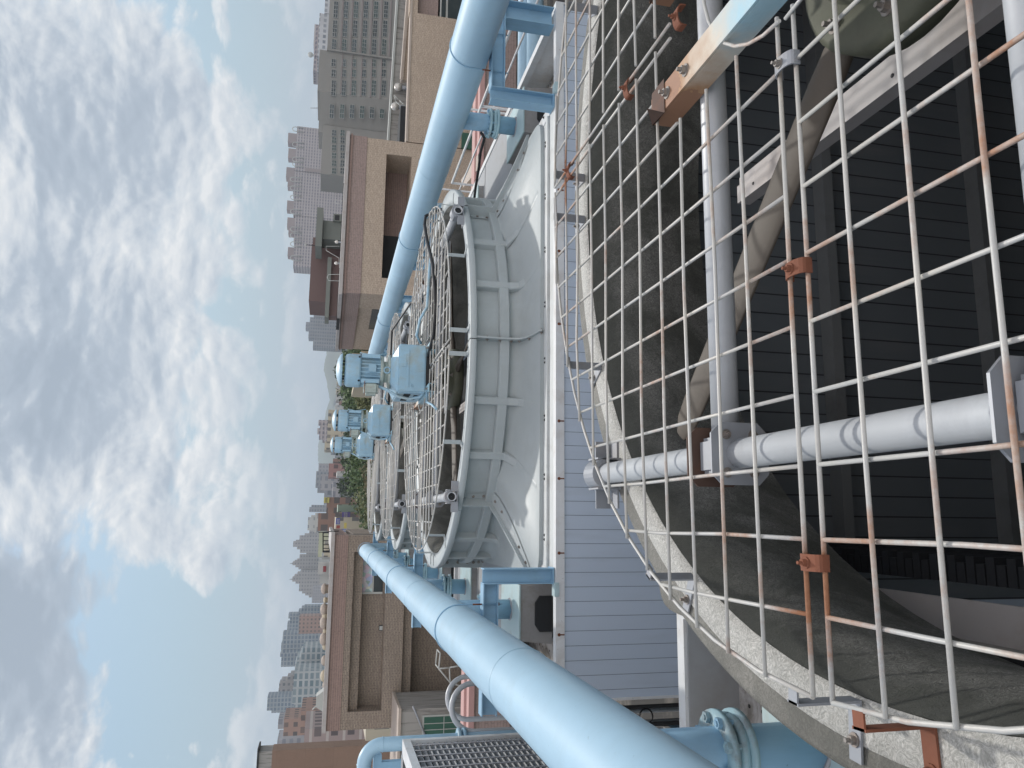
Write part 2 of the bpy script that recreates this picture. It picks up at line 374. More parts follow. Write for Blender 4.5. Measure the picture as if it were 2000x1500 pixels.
def copy_tree(o, dloc=(0, 0, 0), parent=None, label=None):
    c = o.copy(); C.objects.link(c)
    if parent is None:
        c.location = o.location+Vector(dloc); LOC[c.name] = Vector(c.location)
        if label: c['label'] = label
    else: c.parent = parent
    for ch in list(o.children): copy_tree(ch, (0, 0, 0), c)
    return c
def struct(name, mb, mat, kind='structure'):
    o = part(name, mb, mat); o['kind'] = kind; return o
# ================================================================== cooling towers
m_fbox0 = paint('inner_side_grp', (.26, .25, .225), .7, (.12, .11, .09), .6, 3, .1)
m_fill = paint('black_fill_pack', (.012, .014, .017), .8, (.03, .045, .06), .5, 6)
m_girt = paint('inside_girt', (.17, .185, .19), .8, (.05, .05, .05), .5, 3)
CX = 1.325; CY1 = 1.26; CY2 = 7.39
PITCH = 4.0
ZR = -1.0      # fan stack rim
ZD = -1.5      # fan deck
ZROOF = -4.8
XL, XR = -.38, 3.03           # fan deck edges
BL, BR = -1.16, 3.81          # outer basin walls
ZB = -1.74                    # basin floor
def ringdeck(mb, x0, x1, y0, y1, z, cx, cy, r, n=64):      # flat plate with a round opening
    vs = []; 
    for k in range(n):
        a = 2*PI*k/n; c, s = math.cos(a), math.sin(a)
        t = 1e9
        if c > 1e-6: t = min(t, (x1-cx)/c)
        if c < -1e-6: t = min(t, (x0-cx)/c)
        if s > 1e-6: t = min(t, (y1-cy)/s)
        if s < -1e-6: t = min(t, (y0-cy)/s)
        rr_ = min(r, t*.999)
        vs += [(cx+rr_*c, cy+rr_*s, z), (cx+t*c, cy+t*s, z)]
    fs = [(2*k, 2*k+1, (2*k+3) % (2*n), (2*k+2) % (2*n)) for k in range(n)]
    mb.add(vs, fs)
    for X in (x0, x1):
        for Y in (y0, y1):      # fill the cut corners
            aa = math.atan2(Y-cy, X-cx); k = int(aa/(2*PI)*n) % n if aa >= 0 else int((aa+2*PI)/(2*PI)*n) % n
            p, q = vs[2*k+1], vs[(2*k+3) % (2*n)]
            mb.add([p, (X, Y, z), q], [(0, 1, 2)])
def trim_strip(mb, a, b, w=.03, h=.05): mb.box(a, b)

def tower(label, group, y0, y1, fans, near):
    T = thing('cooling_tower', label, 'cooling tower', (CX, (y0+y1)/2, ZROOF), group)
    # end wall facing each other / the camera: siding boards
    for nm, Y, s in (('end_wall', y0, 1), ('end_wall', y1, -1)):
        m = MB(); m.box((BL, Y, ZROOF+.25), (BR, Y+s*.035, ZD-.06))
        part(nm, m, m_siding, T)
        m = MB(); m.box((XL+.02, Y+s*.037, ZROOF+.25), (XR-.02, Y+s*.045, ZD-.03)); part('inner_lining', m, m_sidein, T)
        m = MB(); m.box((BL-.01, Y-s*.012, ZD-.058), (BR+.01, Y+s*.05, ZD+.002))
        m.box((BL-.012, Y-s*.010, ZROOF+.2), (BL+.004, Y+s*.02, ZD-.06)); m.box((BR-.004, Y-s*.010, ZROOF+.2), (BR+.012, Y+s*.02, ZD-.06))
        ed = part('edge_trim', m, m_white, T)
        if s > 0:
            for X in (2.32, 1.86, 1.33, .65, .26, -.23, -.75):
                b = MB(); b.bolt((X, Y-.012, ZD-.02), (0, -1, 0), .007, .006); b.box((X-.004-.002*(X > 1), Y-.0145, ZD-.056), (X+.004, Y-.0125, ZD-.024)); part('trim_screw', b, m_rust, ed)
    # long side walls with air inlet louvres
    for X, s in ((BL, 1), (BR, -1)):
        m = MB(); m.box((X, y0+.04, ZB-.05), (X+s*.03, y1-.04, ZD-.06)); part('basin_wall', m, m_white, T)
        m = MB(); m.box((X-s*.015, y0+.05, ZD-.058), (X+s*.045, y1-.05, ZD-.002)); part('rim_trim', m, m_white, T)
        m = MB()
        z = ZB-.15
        while z > ZROOF+.5:
            m.add([(X, y0+.05, z), (X, y1-.05, z), (X+s*.25, y1-.05, z-.14), (X+s*.25, y0+.05, z-.14)], [(0, 1, 2, 3)]); z -= .16
        part('inlet_louvres', m, m_grey, T)
    for X, s in ((XL, -1), (XR, 1)):      # basins either side of the fan deck
        m = MB(); m.box((X, y0+.046, ZB-.02), (X+s*.02, y1-.046, ZD-.004)); part('basin_side', m, m_grey, T)
        xo = BL+.03 if s < 0 else BR-.03
        m = MB(); m.box((min(X+s*.02, xo), y0+.046, ZB-.03), (max(X+s*.02, xo), y1-.046, ZB)); part('basin_floor', m, m_perf, T)
        m = MB(); xa_, xb_ = min(X+s*.022, xo), max(X+s*.022, xo); m.box((xa_, y0+.047, ZB), (xb_, y0+.056, ZD-.06)); part('basin_end', m, m_grey, T); m = MB(); m.box((xa_, y1-.062, ZB), (xb_, y1-.053, ZD-.012)); part('basin_end', m, m_grey, T)
        m = MB(); m.box((X-s*.05, y0+.05, ZD-.002), (X+s*.035, y1-.05, ZD+.006)); dt = part('deck_edge_strip', m, m_white, T)
        yy = y0+.3
        while yy < y1:
            b = MB(); b.bolt((X+s*.012, yy, ZD+.006), (0, 0, 1), .008, .007); part('edge_bolt', b, m_black, dt); yy += .42 if y0 > 4 else .8
        m = MB()
        x0, x1 = (X+s*.02, xo)
        c = 0
        yy = y0
        while yy < y1-.5:
            ya, yb = (yy+1.45, yy+3.97) if near is False else (yy+.2, yy+2.6)
            if near is False:
                cv = MB(); cv.bbox((min(x0, x1), ya, ZD-.035), (max(x0, x1), (ya+yb)/2-.01, ZD-.012), .004)
                part('basin_cover', cv, m_grey, T)
                cv = MB(); cv.bbox((min(x0, x1), (ya+yb)/2+.01, ZD-.035), (max(x0, x1), yb, ZD-.012), .004)
                part('basin_cover', cv, m_grey, T)
                cv = MB(); cv.box((min(x0, x1), yb+.002, ZD-.05), (max(x0, x1), yb+.05, ZD+.02)); part('divider_bar', cv, m_white, T)
            yy += PITCH
    # deck with openings
    n = len(fans); m = MB()
    ys = [y0+.05]+[(fans[i]+fans[i+1])/2 for i in range(n-1)]+[y1-.05]
    for i, fy in enumerate(fans): ringdeck(m, XL+.001, XR-.001, ys[i], ys[i+1], ZD, CX, fy, 1.66)
    part('fan_deck', m, m_deck, T)
    m = MB()
    for Y in [y0+.18]+ys[1:-1]: m.box((XL+.05, Y-.02, ZD+.001), (XR-.05, Y+.02, ZD+.018))
    part('deck_batten', m, m_deck, T)
    for fy in fans:
        for X in [-.15+.42*i for i in range(8)]:
            for d in (0, .03):
                b = MB(); b.bolt((X+d, y0+.27+(fy-fans[0]), ZD), (0, 0, 1), .007, .005); part('deck_bolt', b, m_black, T)
    # fill, eliminators and dark inside
    if near:
        for X, s in ((XL+.26, 1), (XR-.26, -1)):
            m = MB(); k = 0; yy = y0+.1
            while yy < y1-.1:
                for zz in range(9): m.box((X-s*.06, yy, ZD-.36-.26*zz-.24), (X+(.02 if (k+zz) % 2 else .0)*s, yy+.030, ZD-.36-.26*zz))
                yy += .036; k += 1
            part('drift_eliminator', m, m_fill, T)
            xa_, xb_ = sorted((X-s*.21, X-s*.10)); m = MB(); m.box((xa_, y0+.1, ZD-.31), (xb_, y1-.06, ZD-.295)); part('inner_ledge', m, m_chan, T)
            xa_, xb_ = sorted((X-s*.23, X-s*.21)); m = MB(); m.box((xa_, y0+.1, ZD-.30), (xb_, y1-.06, ZD-.12)); part('inner_side', m, m_fbox0, T)
            m = MB(); m.box((xa_-.02, y0+.1, ZD-.13), (xb_+.02, y1-.06, ZD-.105)); part('inner_slot', m, m_black, T)
        for zz, g in ((ZD-.80, .05), (ZD-1.7, .05), (ZD-2.6, .05)):
            m = MB(); m.box((XL+.1, y1-.13, zz), (XR-.1, y1-.047, zz+g)); part('girt', m, m_girt, T)
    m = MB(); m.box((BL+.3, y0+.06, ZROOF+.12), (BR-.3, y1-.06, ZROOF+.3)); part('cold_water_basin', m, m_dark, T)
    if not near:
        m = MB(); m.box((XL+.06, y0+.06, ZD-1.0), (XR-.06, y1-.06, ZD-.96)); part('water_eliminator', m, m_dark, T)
    m = MB()
    for X in (BL+.05, BR-.15):
        for Y in (y0+.05, (y0+y1)/2, y1-.15): m.box((X, Y, ZROOF), (X+.1, Y+.1, ZROOF+.25))
    part('base_post', m, m_grey, T)
    return T
tower('near cooling tower under the camera, its fan opening filling the foreground', 'two cooling towers in a row', -1.0, 3.18, [CY1], True)
tower('farther cooling tower with pale blue-grey siding and three fans in line', 'two cooling towers in a row', 5.02, 17.05, [CY2, CY2+PITCH, CY2+2*PITCH], False)

# ------------------------------------------------------------------ fan stacks
RO_, RI_ = 1.80, 1.66
RB0 = 1.70
HX, HY = 1.69, 2.02
def rb(a):
    c, s = abs(math.cos(a)), abs(math.sin(a)); return 1/((c/HX)**30+(s/HY)**30)**(1/30)
def fe(b_): return 6.0-4.6*max(0, min(1, (b_-2.03)/.45))**.7 if b_ > 1.8 else 6.0
def stack(cy, label, near):
    T = thing('fan_stack', label, 'fan stack', (CX, cy, ZD), 'fan stacks of the cooling towers')
    body = m_lipedge if near else m_frp
    m = MB(); N = 192
    zs = [-1.04, -1.085, -1.10, -1.2, -1.225, -1.237, -1.25, -1.29, -1.32, -1.333, -1.345, -1.36, -1.38, -1.395, -1.41, -1.425, -1.44, -1.45, -1.458, -1.465, -1.47]
    vs = []; edge_ = []
    for k in range(N*2):
        a = 2*PI*k/(N*2); c, s = math.cos(a), math.sin(a)
        for z in zs:
            t = max(0, (-1.28-z)/.19); r = RB0+(rb(a)-RB0)*(t**fe(rb(a)))
            vs.append((CX+r*c, cy+r*s, z))
        r = rb(a)+.05; vs.append((CX+r*c, cy+r*s, -1.472)); edge_.append((CX+r*c, cy+r*s))
    q = len(zs)+1
    fs = [(k*q+j, ((k+1) % (N*2))*q+j, ((k+1) % (N*2))*q+j+1, k*q+j+1) for k in range(N*2) for j in range(q-1)]
    m.add(vs, fs, True); ne = len(edge_); m.add([(x, y, -1.4722) for x, y in edge_]+[(x, y, -1.4995) for x, y in edge_], [(k, (k+1) % ne, (k+1) % ne+ne, k+ne) for k in range(ne)], False)
    # moulded ribs: one belt, and an upright every 15 degrees between the seams
    m.lathe([(RB0-.01, -1.238), (RB0+.045, -1.243), (RB0+.053, -1.250), (RB0+.053, -1.312), (RB0+.045, -1.320), (RB0-.01, -1.335)], (CX, cy, 0), 144, smooth=False)
    for k in range(24):
        if k % 3 == 0: continue
        a = R(15*k+(.6 if k % 3 == 1 else 0)); c, s = math.cos(a), math.sin(a); vs = []
        zt = [(-1.045, .055), (-1.20, .055), (-1.33, .055), (-1.40, .056), (-1.43, .055), (-1.448, .046), (-1.466, .02)]
        for z, h in zt:
            t_ = min(1, max(0, (-1.28-z)/.19)); r0 = RB0+(rb(a)-RB0)*(t_**fe(rb(a))); ro = RB0+h+(rb(a)-RB0)*(t_**fe(rb(a)))*.35
            ro = max(ro, r0+.002)
            for rr3, hw in ((r0-.02, .036), (ro-.008, .031), (ro, .024), (ro, -.024), (ro-.008, -.031), (r0-.02, -.036)):
                vs.append((CX+rr3*c-hw*s, cy+rr3*s+hw*c, z))
        fs = [(j*6+i, j*6+i+1, (j+1)*6+i+1, (j+1)*6+i) for j in range(len(zt)-1) for i in range(5)]
        m.add(vs, fs, False)
    sh = part('shell', m, body, T)
    # throat wall inside
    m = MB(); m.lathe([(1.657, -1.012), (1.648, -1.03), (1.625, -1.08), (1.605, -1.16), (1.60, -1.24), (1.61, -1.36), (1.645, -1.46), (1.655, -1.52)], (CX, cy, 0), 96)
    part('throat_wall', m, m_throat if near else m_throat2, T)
    if near:
        m = MB(); prof = [(RO_, -1.05), (RO_+.004, -1.04), (RO_+.002, -1.002), (RO_-.01, -1.0), (RO_-.055, -1.004)]
        m.lathe(prof, (CX, cy, 0), 128); m.lathe([(RO_, -1.05), (1.69, -1.052)], (CX, cy, 0), 128); part('rim_flange', m, m_lipedge, T)
        m = MB(); m.lathe([(RO_-.055, -1.0035), (RO_-.06, -1.0), (1.70, -1.0), (1.668, -1.001), (1.6575, -1.011)], (CX, cy, 0), 128); part('lip', m, m_lip, T)
    else:
        for k in range(8):
            a0 = R(45*k+.12); a1 = R(45*k+44.88)
            m = MB(); dr = .004 if k % 2 else 0
            m.lathe([(1.69, -1.048), (RO_+dr-.002, -1.05), (RO_+dr, -1.047), (RO_+dr, -1.003), (RO_-.008, -1.0), (1.70, -1.0), (1.67, -1.01), (1.655, -1.036)], (CX, cy, 0), 24, a0, a1)
            part('rim_flange', m, body, T)
    # seam flanges standing out between the eight panels
    for k in range(8):
        a = R(45*k+(0.6 if k % 2 == 0 else 1.2)); c, s = math.cos(a), math.sin(a); b_ = rb(a)
        pts = [(RB0-.01, -1.052), (RB0+.095, -1.052)]
        outl = []
        for z in (-1.10, -1.2, -1.28, -1.32, -1.36, -1.40, -1.43, -1.455, -1.468):
            t = min(1, max(0, (-1.28-z)/.19)); outl.append((RB0+(b_-RB0)*t**(1.15 if b_ > 2.3 else 6.0), z))
        for r, z in outl: pts.append((r+.095+.01*max(0, (-1.27-z)/.23), z+.012))
        pts.append((outl[-1][0]+.11, -1.474)); pts.append((outl[-1][0]-.02, -1.474))
        for r, z in reversed(outl): pts.append((r-.012, z-.0))
        th = .006; m = MB(); vs = []
        for e in (-th, th):
            for r, z in pts: vs.append((CX+r*c-e*s, cy+r*s+e*c, z))
        n = len(pts); m.add(vs, [tuple(range(n)), tuple(reversed(range(n, 2*n)))]+[(i, i+n, (i+1) % n+n, (i+1) % n) for i in range(n)])
        sf = part('seam_flange', m, body, T)
        for z in (-1.14, -1.24, -1.33, -1.39, -1.44, -1.48):
            t = min(1, max(0, (-1.28-z)/.19)); r = RB0+(b_-RB0)*t**(1.15 if b_ > 2.3 else 6.0)+.05
            for e in ((-1, 1) if k % 2 == 0 else ()):
                if (e > 0) == (c < 0) or abs(c) < .2:
                    m = MB(); m.bolt((CX+r*c-e*th*s, cy+r*s+e*th*c, z), (-e*s, e*c, 0), .009, .009); part('bolt', m, m_bolt, sf)
        if k % 2:      # broad bolted strip beside the corner seams
            e = 1 if (c < 0) == (s < 0) else -1
            m = MB(); vs = []; rows_ = []
            for z, w1 in ((-1.10, .06), (-1.2, .06), (-1.265, .085), (-1.30, .12), (-1.33, .13), (-1.37, .12), (-1.41, .095), (-1.45, .06), (-1.468, .04)):
                t = min(1, max(0, (-1.28-z)/.19))
                for q_ in (0, .5, 1):
                    w2 = w1*q_; aa = a+e*w2/1.9; rs = RB0+(rb(aa)-RB0)*(t**fe(rb(aa))); r = max(rs, RB0+(b_-RB0)*t**1.15*(1-q_*.25))+.008
                    vs.append((CX+r*math.cos(aa), cy+r*math.sin(aa), z+.004))
                rows_.append((z, w1))
            n_ = len(rows_); m.add(vs, [(j*3+i, j*3+i+1, (j+1)*3+i+1, (j+1)*3+i) for j in range(n_-1) for i in range(2)])
            sp = part('seam_strip', m, body, T)
            for j in range(n_-1):
                if j == 5: continue
                p_ = (Vector(vs[j*3+1])+Vector(vs[(j+1)*3+1]))/2; b = MB(); b.bolt(p_, (c-e*s*.3, s+e*c*.3, .5), .009, .007); part('bolt', b, m_bolt, sp)
    for k in range(18):
        a = 2*PI*(k+.5)/18
        if abs(math.sin(a)) < .75: continue
        r = rb(a)+.03; 
    return T
stack(CY1, 'weathered fibreglass fan stack of the near tower, mossy dark inside', True)
S2 = stack(CY2, 'smooth grey fan stack with moulded ribs, second from the camera', False)
copy_tree(S2, (0, PITCH, 0), label='grey fan stack between the second and the farthest fan')
copy_tree(S2, (0, 2*PITCH, 0), label='farthest grey fan stack at the end of the row')

# ------------------------------------------------------------------ wire guards
def arcpts(cx, cy, r, a0, a1, n, z, jit=0):
    return [(cx+r*math.cos(a0+(a1-a0)*i/n), cy+r*math.sin(a0+(a1-a0)*i/n), z+jit*math.sin(i*2.1)) for i in range(n+1)]
GR = 1.635; GZ = -.86
def guard(cy, label, near):
    T = thing('fan_guard', label, 'fan guard', (CX, cy, GZ), 'wire guards over the fans')
    rnd = random.Random(int(cy*10)); mat = m_rod if near else m_rod2; rr = .0043 if near else .0065; nn = 8 if near else 5
    rings = 40
    dxs, dys = (.025, .025)
    gap = .30      # opening round the motor box
    for qx in (-1, 1):
        for qy in (-1, 1):
            P = MB(); zo = GZ+(0 if qy > 0 else -.008)
            off = .022
            # outer arc
            a = [math.atan2(qy*off, qx*math.sqrt(GR**2-off**2)), math.atan2(qy*math.sqrt(GR**2-off**2), qx*off)]
            P.tube(arcpts(CX, cy, GR, a[0], a[1], 14, zo), rr*1.1, nn)
            # seam rods
            P.tube([(CX+qx*GR*.999, cy+qy*off, zo), (CX+qx*1.0, cy+qy*off, zo+rnd.uniform(-.004, .004)), (CX+qx*gap, cy+qy*off, zo)], rr*1.1, nn)
            P.tube([(CX+qx*off, cy+qy*GR*.999, zo), (CX+qx*off, cy+qy*1.0, zo+rnd.uniform(-.004, .004)), (CX+qx*off, cy+qy*(gap+.22), zo)], rr*1.1, nn)
            # grid rods, upper layer along Y, lower layer along X
            k = 1
            while True:
                d = off+.1337*k if near else off+.15*k
                if d > GR-.05: break
                L = math.sqrt(GR**2-d*d)
                st = off if d > gap else gap*.9+.22
                w1, w2 = rnd.uniform(-.007, .007), rnd.uniform(-.007, .007)
                P.tube([(CX+qx*d, cy+qy*st, zo+.001), (CX+qx*(d+w1*.5), cy+qy*(st+(L-st)*.35), zo+.001+w1*.6), (CX+qx*(d+w2*.5), cy+qy*(st+(L-st)*.7), zo+.001+w2*.6), (CX+qx*d, cy+qy*L, zo)], rr, nn)
                d = off+.142*k if near else off+.19*k
                if d > GR-.05: k += 1; continue
                L = math.sqrt(GR**2-d*d); st = off if d > gap+.2 else gap
                w1, w2 = rnd.uniform(-.007, .007), rnd.uniform(-.007, .007)
                P.tube([(CX+qx*st, cy+qy*d, zo+.013), (CX+qx*(st+(L-st)*.35), cy+qy*(d+w1), zo+.012+w1*.5), (CX+qx*(st+(L-st)*.7), cy+qy*(d+w2), zo+.012+w2*.5), (CX+qx*L, cy+qy*d, zo+.008)], rr, nn)
                k += 1
            # bent rod round the motor opening
            P.tube(arcpts(CX, cy, gap+.02, a[0] if abs(a[0]) < 2 else a[0], a[1], 8, zo+.006), rr, nn)
            part('mesh_panel', P, mat, T)
    # brackets from the rim up to the guard
    for ad in (3.2, 27, 63, 86.8, 93.2, 117, 153, 176.8, 183.2, 207, 243, 266.8, 273.2, 297, 333, 356.8):
        a = R(ad); c, s = math.cos(a), math.sin(a); m = MB()
        def loc(r, t, z): return (CX+r*c-t*s, cy+r*s+t*c, z)
        def ob(r0, r1, h, z0, z1):
            vs = [loc(r, t, z) for z in (z0, z1) for r, t in ((r0, -h), (r1, -h), (r1, h), (r0, h))]
            m.add(vs, [(0, 3, 2, 1), (4, 5, 6, 7), (0, 1, 5, 4), (1, 2, 6, 5), (2, 3, 7, 6), (3, 0, 4, 7)])
        w_ = .017
        ob(1.665, 1.775, w_, -.999, -.994); ob(1.660, 1.665, w_, -.999, GZ-.004); ob(GR-.004, 1.665, w_*.8, GZ-.008, GZ-.004)
        rusty = near and ad in (183.2,)
        br = part('bracket', m, (m_rust if rusty else m_galvp) if near else m_frp, T)
        if near:
            b = MB(); b.bolt(loc(1.735, 0, -.994), (0, 0, 1), .009, .012); part('bolt', b, m_rust if rusty else m_bolt, br)
    # clips joining the panels
    for (dx, dy, ax) in [(-1.40, 0, 'x'), (-.85, 0, 'x'), (-.42, 0, 'x'), (0, 1.42, 'y'), (0, .82, 'y'), (0, .46, 'y'), (.85, 0, 'x'), (1.4, 0, 'x'), (0, -1.42, 'y'), (0, -.85, 'y')]:
        m = MB(); px, py = CX+dx, cy+dy; h = .015; rr2 = .009
        # saddle strip folded over both rods
        prof = []
        for i in range(9):
            t = PI*i/8; prof.append((.031*math.cos(t)*1.0, GZ+.002+.013*math.sin(t)))
        prof2 = [(u*.88, z-.003) for u, z in reversed(prof)]
        poly = prof+[(-.031, GZ-.012), (-.028, GZ-.012)]+prof2+[(.028, GZ-.012), (.031, GZ-.012)]
        n = len(poly); vs = []
        for e in (-h, h):
            for u, z in poly: vs.append((px+e, py+u, z) if ax == 'x' else (px+u, py+e, z))
        m.add(vs, [(i, (i+1) % n, (i+1) % n+n, i+n) for i in range(n)]+[tuple(range(n)), tuple(reversed(range(n, 2*n)))])
        cp = part('clip', m, (m_galvp if (dx, dy) in ((-.42, 0),) else m_rust) if near else m_rod2, T)
        if near:
            b = MB(); b.bolt((px, py, GZ+.0145), (0, 0, 1), .007, .010); part('clip_bolt', b, m_bolt if dx == -.42 else m_rust, cp)
    return T
guard(CY1, 'part-rusted wire guard of the nearest fan, crossing the whole foreground', True)
G2 = guard(CY2, 'wire guard over the second fan, in front of the nearest motor', False)
copy_tree(G2, (0, PITCH, 0), label='wire guard over the third fan, behind the nearest motor')
copy_tree(G2, (0, 2*PITCH, 0), label='farthest wire guard, on the last fan before the trees')

# ------------------------------------------------------------------ motor supports (pipe frames under the guards)
def frame(cy, label, near):
    T = thing('motor_support_frame', label, 'support frame', (CX, cy, -.95), 'pipe frames carrying the fan motors')
    for sx in (-1, 1):
        X = CX+sx*1.171; m = MB()
        L = 1.415
        prof = [(.035, 0), (.035, 2*L), (.029, 2*L), (.029, 0), (.035, 0)]
        m.lathe([(r, z+cy-L) for r, z in prof], (X, 0, -.95), 24, axis='y'); pp = part('long_pipe', m, m_galv, T)
        for e in (-1, 1):
            m = MB(); m.lathe([(.0285, cy+e*(L-.03)), (.001, cy+e*(L-.03))], (X, 0, -.95), 20, axis='y'); part('bore_shade_disc', m, m_dark, pp)  # dark disc stands in for the shade deep inside the open pipe
        for sy in (-1, 1):
            Y = cy+sy*1.34; m = MB()
            m.box((X-.055, Y-.05, -1.0), (X+.055, Y+.05, -.990)); m.box((X-.055, Y-.05, -.989), (X-.049, Y+.05, -.915)); m.box((X+.049, Y-.05, -.989), (X+.055, Y+.05, -.915))
            m.lathe([(.036, Y-.05), (.055, Y-.05), (.055, Y+.05), (.036, Y+.05)], (X, 0, -.95), 12, -PI/2, PI/2, axis='y', smooth=False)
            part('saddle', m, m_galvp, T)
            m = MB(); w_ = .12; m.box((X-w_, Y+sy*.056, -1.0), (X-.04, Y+sy*.062, -.945)); m.box((X+.04, Y+sy*.056, -1.0), (X+w_, Y+sy*.062, -.945)); m.box((X-w_, Y-.03, -1.0), (X+w_, Y+.03, -.993)); part('saddle_plate', m, m_galvp, T)
        for sy in (-1, 1):      # clamp where the cross pipe meets the long pipe
            Y = cy+sy*.46
            for dy in (-.062, .062):
                m = MB(); e = .026; h = .074
                poly = [(X-h+e, -.95-h), (X+h-e, -.95-h), (X+h, -.95-h+e), (X+h, -.95+h-e), (X+h-e, -.95+h), (X-h+e, -.95+h), (X-h, -.95+h-e), (X-h, -.95-h+e)]
                m.prism(poly, Y+dy-.003, Y+dy+.003, 'y'); cp = part('clamp_plate', m, m_tab if dy > 0 and sy > 0 else m_galvp, T)
                for du, dv in ((-.045, -.035), (.045, -.035), (-.045, .035), (.045, .035)):
                    b = MB(); b.bolt((X+du, Y+dy+(.003 if dy > 0 else -.003), -.95+dv), (0, 1 if dy > 0 else -1, 0), .008, .010); part('bolt', b, m_bolt, cp)
            m = MB(); m.bbox((X-.045, Y-.058, -.995), (X+.045, Y+.058, -.905), .01); part('clamp_sleeve', m, m_galvp, T)
    for sy in (-1, 1):
        m = MB(); m.tube([(CX-1.17+.04, cy+sy*.46, -.95), (CX+1.17-.04, cy+sy*.46, -.95)], .034, 24); part('cross_pipe', m, m_galv, T)
    # channels that carry the belt case
    for X, mt in ((CX-.19, m_bchan), (CX+.19, m_bchan)):
        m = MB(); y0, y1 = cy-.62, cy+.62; z1 = -.845; z0 = -.91
        m.box((X-.038, y0, z1-.006), (X+.038, y1, z1)); m.box((X-.038, y0, z0), (X-.032, y1, z1-.007)); m.box((X+.032, y0, z0), (X+.038, y1, z1-.007))
        ch = part('motor_channel', m, mt, T)
        for sy in (-1, 1):
            for d in (-.055, .055):
                b = MB(); b.bolt((X, cy+sy*.46+d, z1), (0, 0, 1), .011, .014); part('bolt', b, m_bolt, ch)
    X = CX-.13; m = MB(); m.box((X-.045, cy-.9, -1.425), (X+.01, cy+1.16, -1.420)); m.box((X+.01, cy-.9, -1.47), (X+.015, cy+1.16, -1.420)); m.box((X+.0155, cy-.9, -1.436), (X+.05, cy+1.16, -1.431)); m.box((X-.05, cy-.9, -1.47), (X-.045, cy+1.16, -1.420)); lc = part('light_channel', m, m_chan, T)
    for yy in (1.05, .7, .35):
        b = MB(); b.lathe([(.001, -1.4185), (.006, -1.4185), (.006, -1.4195)], (X-.02, cy+yy, 0), 10); part('screw_hole', b, m_black, lc)
    for X in (CX-.19, CX+.19):
        m = MB()
        m.add([(X-.05, cy+.53, -.842), (X+.05, cy+.53, -.842), (X+.05, cy+.61, -.842), (X-.05, cy+.61, -.842), (X-.045, cy+.53, -.79), (X-.045, cy+.61, -.842)], [(0, 1, 2, 3), (0, 4, 5, 3)])
        part('angle_tab', m, m_tab, T)
    return T
frame(CY1, 'grey pipe frame under the nearest guard with bolted corner clamp', True)
F2 = frame(CY2, 'pipe frame resting on the second fan stack', False)
copy_tree(F2, (0, PITCH, 0), label='pipe frame resting on the third fan stack')
copy_tree(F2, (0, 2*PITCH, 0), label='pipe frame resting on the farthest fan stack')

# ------------------------------------------------------------------ fans
def fan(cy, label, a0=132.5, z0=-1.16):
    T = thing('fan_rotor', label, 'fan', (CX, cy, z0), 'fan rotors in the stacks')
    m = MB(); m.lathe([(.001, z0+.10), (.17, z0+.10), (.20, z0+.07), (.20, z0+.045), (.28, z0+.045), (.30, z0+.03), (.30, z0-.04), (.27, z0-.06), (.001, z0-.06)], (CX, cy, 0), 40)
    hb = part('hub', m, m_olive, T)
    for k in range(8):
        a = 2*PI*k/8; b = MB(); b.bolt((CX+.245*math.cos(a), cy+.245*math.sin(a), z0+.045), (0, 0, 1), .013, .018); part('bolt', b, m_bolt, hb)
    m = MB(); m.lathe([(.05, z0+.1), (.05, z0+.34), (.12, z0+.34), (.12, z0+.36)], (CX, cy, 0), 20); part('shaft', m, m_olive, T)
    for k in range(4):
        a = R(a0+90*k); c, s = math.cos(a), math.sin(a); m = MB(); vs = []
        st = [(.24, .045, .03, 0.0), (.40, .05, .028, -.2), (.50, .052, .012, -.30), (.75, .052, .010, -.28), (1.1, .052, .009, -.26), (1.42, .052, .008, -.24), (1.50, .048, .007, -.22), (1.55, .025, .005, -.22)]
        for r, hw, th, tw in st:
            for i in range(12):
                t = 2*PI*i/12; u = hw*math.cos(t); v = th*math.sin(t)
                u2 = u*math.cos(tw)-v*math.sin(tw); v2 = u*math.sin(tw)+v*math.cos(tw)
                vs.append((CX+r*c-u2*s, cy+r*s+u2*c, z0+v2))
        fs = [(j*12+i, j*12+(i+1) % 12, (j+1)*12+(i+1) % 12, (j+1)*12+i) for j in range(len(st)-1) for i in range(12)]
        m.add(vs, fs, True); m.add(vs[-12:], [tuple(range(12))]); part('blade', m, m_blade, T)
    return T
fan(CY1, 'brown-bladed fan with olive hub, deep inside the nearest stack')
FN = fan(CY2, 'dark fan rotor seen under the second wire guard', 193)
copy_tree(FN, (0, PITCH, 0), label='dark fan rotor seen under the third wire guard')
copy_tree(FN, (0, 2*PITCH, 0), label='dark fan rotor in the farthest stack')

